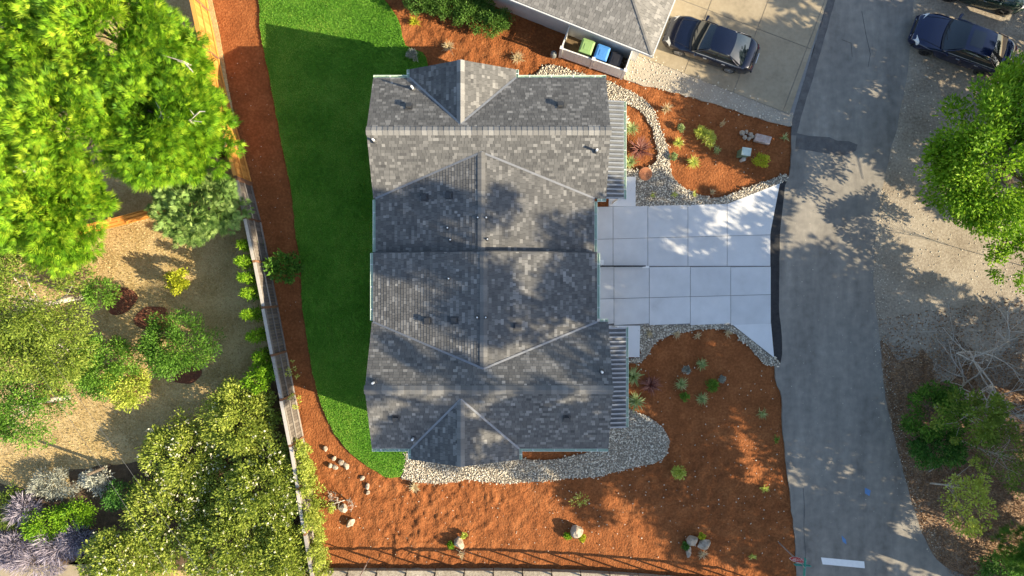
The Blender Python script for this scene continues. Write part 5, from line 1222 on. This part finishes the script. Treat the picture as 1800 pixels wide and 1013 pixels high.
bushlet(1337, 283, .36, .55, 'yellow', 9, 'bright yellow-green bush beside the green utility box', 22, 40, .10, .05)
tuft(1271, 217, .14, .7, 'tuft_dry', 10, 'thin pale upright grass with a long shadow towards the path', 26)
tuft(1379, 241, .3, .4, 'tuft_green', 11, 'spindly green weed in the shaded corner by the road', 18)
tuft(1110, 226, .38, .7, 'tuft_green', 12, 'green fountain grass beside the upper metal awning', 130)
tuft(1124, 262, .62, .7, 'burgundy', 13, 'spiky burgundy flax plant beside the upper metal awning', 120, .035, droop=.3, r0=.05)
tuft(1107, 285, .40, .55, 'tuft_green', 14, 'green strappy plant between the burgundy flax and round paver', 70, .03)
for i, (u, v) in enumerate(((1148, 343), (1186, 342), (1221, 341), (1253, 337))):
    tuft(u, v, .16, .28, 'tuft_dry' if i == 3 else 'tuft_lime', 20+i, 'small yellowish tuft in the river stones above the driveway', 26, group='yellow tufts above the driveway')
# lower bed
tuft(1113, 662, .52, .65, 'tuft_green', 30, 'pale green spiky plant at the top end of the lower awning', 60, .04, r0=.05)
tuft(1144, 677, .55, .5, 'burgundy', 31, 'dark burgundy flax sprawling on the shaded soil', 90, .03, r0=.05)
tuft(1118, 707, .52, .6, 'tuft_green', 32, 'pale green spiky plant by the stones below the lower awning', 60, .04, r0=.05)
tuft(1234, 641, .32, .4, 'tuft_green', 33, 'spiky green tuft nearest the driveway in the shaded bed', 70)
bushlet(1208, 651, .2, .3, 'grey_leaf', 34, 'silvery little plant left of the spiky green tuft')
tuft(1198, 675, .36, .35, 'tuft_green', 35, 'pale whitish-green tuft in the middle of the shaded bed', 80)
bushlet(1252, 677, .34, .4, 'mid_green', 36, 'leafy green clump in the middle of the shaded bed', 20, 40, .12, .035)
bushlet(1270, 667, .16, .25, 'grey_leaf', 37, 'tiny silvery plant beside the leafy green clump')
bushlet(1203, 698, .2, .3, 'mid_green', 38, 'small round green plant below the whitish-green tuft')
tuft(1235, 701, .34, .4, 'tuft_green', 39, 'spiky green tuft farthest from the driveway in the shaded bed', 80)
tuft(1341, 728, .32, .45, 'tuft_green', 40, 'thin grass with reddish tips near the road edge', 40)
tuft(1367, 774, .26, .2, 'mid_green', 41, 'low green weed at the road edge', 22)
bushlet(1193, 830, .36, .45, 'tuft_lime', 42, 'bright lime bush in the soil below the drain bed', 20, 40, .11, .06)
for i, (u, v) in enumerate(((1142, 587), (1190, 588), (1227, 591), (1280, 587))):
    tuft(u, v, .22, .28, 'tuft_dry', 43+i, 'small straw-coloured tuft in the stones below the driveway', 36, group='straw tufts below the driveway')
# bottom and top soil
tuft(729, 857, .3, .4, 'tuft_dry', 50, 'pale dry grass tuft at the end of the lawn', 60)
bushlet(1020, 880, .42, .55, 'tuft_lime', 51, 'lanky yellow-green plant in the sunlit soil', 12, 14, .10, .05)
bushlet(815, 942, .14, .3, 'tuft_lime', 52, 'little lime sprig behind the rounded brown boulder')
bushlet(792, 959, .18, .25, 'lime2', 53, 'bright green sprig left of the rounded brown boulder')
tuft(812, 975, .25, .2, 'tuft_dry', 54, 'withered pale weed below the rounded brown boulder', 30)
bushlet(998, 943, .17, .25, 'lime2', 55, 'bright green sprig at the foot of the tall pale boulder')
bushlet(1024, 947, .16, .25, 'yellow', 56, 'yellow flower beside the tall pale boulder')
bushlet(582, 893, .2, .35, 'tuft_lime', 57, 'yellow-green sprig beside the square white boulder')
bushlet(1233, 943, .16, .35, 'yellow', 58, 'yellow-green sprig behind the rock cluster')
bushlet(1205, 961, .18, .25, 'deep_green', 59, 'dark green sprig between the rocks of the cluster')
tuft(1236, 975, .28, .2, 'tuft_dry', 60, 'withered straw weed in front of the rock cluster', 40)
tuft(1344, 860, .25, .3, 'tuft_lime', 61, 'yellowish grass tuft in the soil near the road bend', 36)
tuft(1323, 979, .24, .3, 'tuft_lime', 62, 'thin yellow-green tuft near the stop sign', 30)
tuft(728, 37, .30, .4, 'yellow', 63, 'yellow grass tuft on the soil beside the top of the lawn', 60)
tuft(789, 82, .34, .35, 'tuft_dry', 64, 'dry straw-coloured grass on the soil above the dormer gable', 80)
tuft(910, 101, .34, .35, 'tuft_dry', 65, 'dry straw-coloured grass near the corner of the bin enclosure', 80)
bushlet(725, 97, .28, .6, 'grey_leaf', 66, 'soft grey-green plant in the house shadow at the lawn edge', 16, 40, .12, .03)

# ------------------------------------------------------------------ wires and post in the lower left
p0 = P(192, 818); t = thing('timber_post', 'slim timber post among the grey border shrubs throwing a long shadow', 'post', (p0.x, p0.y, 0))
mb = MB(); mb.tube([(p0.x, p0.y, -.1), (p0.x, p0.y, 1.75)], [.09, .07], 10); mb.build('pole', M['bark'], t)
for i, (a, b) in enumerate((((85, 678), (250, 935)), ((112, 662), (262, 875)))):
    q0_, q1_ = P(*a, 5.0), P(*b, 5.0); dd = (q1_-q0_); q0_ -= dd*3; q1_ += dd*3; mb = MB(); mb.tube([q0_.lerp(q1_, s)+Vector((0, 0, 5.0*(s-.5)**2)) for s in np.linspace(0, 1, 15)], .007, 5)
    tag(mb.build('overhead_wire', M['wire']), 'thin overhead wire crossing above the dry lawn', 'wire', 'overhead wires')

# ------------------------------------------------------------------ tall trees standing east of the road (their shade falls over house and drive)
def tall_fir(x, y, H, r, seed, z0=6.0, trunk=.4, dens=1.0, label='tall fir standing across the road beyond the gravel shoulder'):
    t = thing('tall_fir', label, 'tree', (x, y, -.15), group='tall firs across the road')
    rs = np.random.RandomState(seed); mb = MB(); mb.tube([(x, y, -.2), (x, y, H*.4), (x+.1, y, H*.75), (x, y, H)], [trunk*1.2, trunk, trunk*.6, .04], 9); cc = []; rr = []
    z = z0
    while z < H-.3:
        f = (H-z)/(H-z0); reach = r*min(1, (H-z)/4.0)**.6*(1 if f < .9 else .8)
        for k in range(rs.randint(4, 7)):
            a = rs.uniform(0, 6.28); l = reach*rs.uniform(.55, 1.1); e = (x+l*math.cos(a), y+l*math.sin(a), z-.12*l)
            mb.tube([(x, y, z), ((x+e[0])/2, (y+e[1])/2, z+.05*l), e], [.07, .045, .015], 5, cap=False)
            m = max(1, int(l/.95))
            for q in range(m):
                s = (q+1)/m
                qz = z-.12*l*s; gap = mnoise.noise(Vector((x+(e[0]-x)*s, y+(e[1]-y)*s, qz))*.42+Vector((seed*3.1, 0, 0)))
                if rs.rand() < .85*dens and gap > (-.06 if qz > 12 else -.26): cc.append((x+(e[0]-x)*s+rs.normal(0, .12), y+(e[1]-y)*s+rs.normal(0, .12), z-.12*l*s)); rr.append(.5+.28*(1-s)+rs.uniform(0, .42))
        z += rs.uniform(.55, .95)
    mb.build('trunk', M['bark'], t, smooth=True); cc = np.array(cc); foliage('crown', t, M['fir'], cc, np.array(rr), 170, .36, .15, seed+1, outward=.6, ctr=np.array([x, y, H*.5]), flat=.5)
for i, (x, y, H, r, z0, tr, dn) in enumerate(((30.0, -16.8, 24.0, 3.6, 6.5, .60, 1.1), (30.0, -5.9, 17.0, 3.9, 3.0, .38, 1.3), (30.5, -10.8, 24.5, 3.8, 3.5, .40, .88), (36.5, -8.6, 18, 3.6, 6.0, .40, .8), (37.0, -13.8, 18.5, 3.5, 6.0, .42, .7), (36.5, -21.0, 13, 3.6, 4.0, .36, .7), (30.0, 5.6, 10.0, 3.6, 2.5, .3, 1.5), (30.5, 11.5, 10.5, 3.8, 2.5, .3, 1.6))):
    tall_fir(x, y, H, r, 500+i, z0, tr, dn)
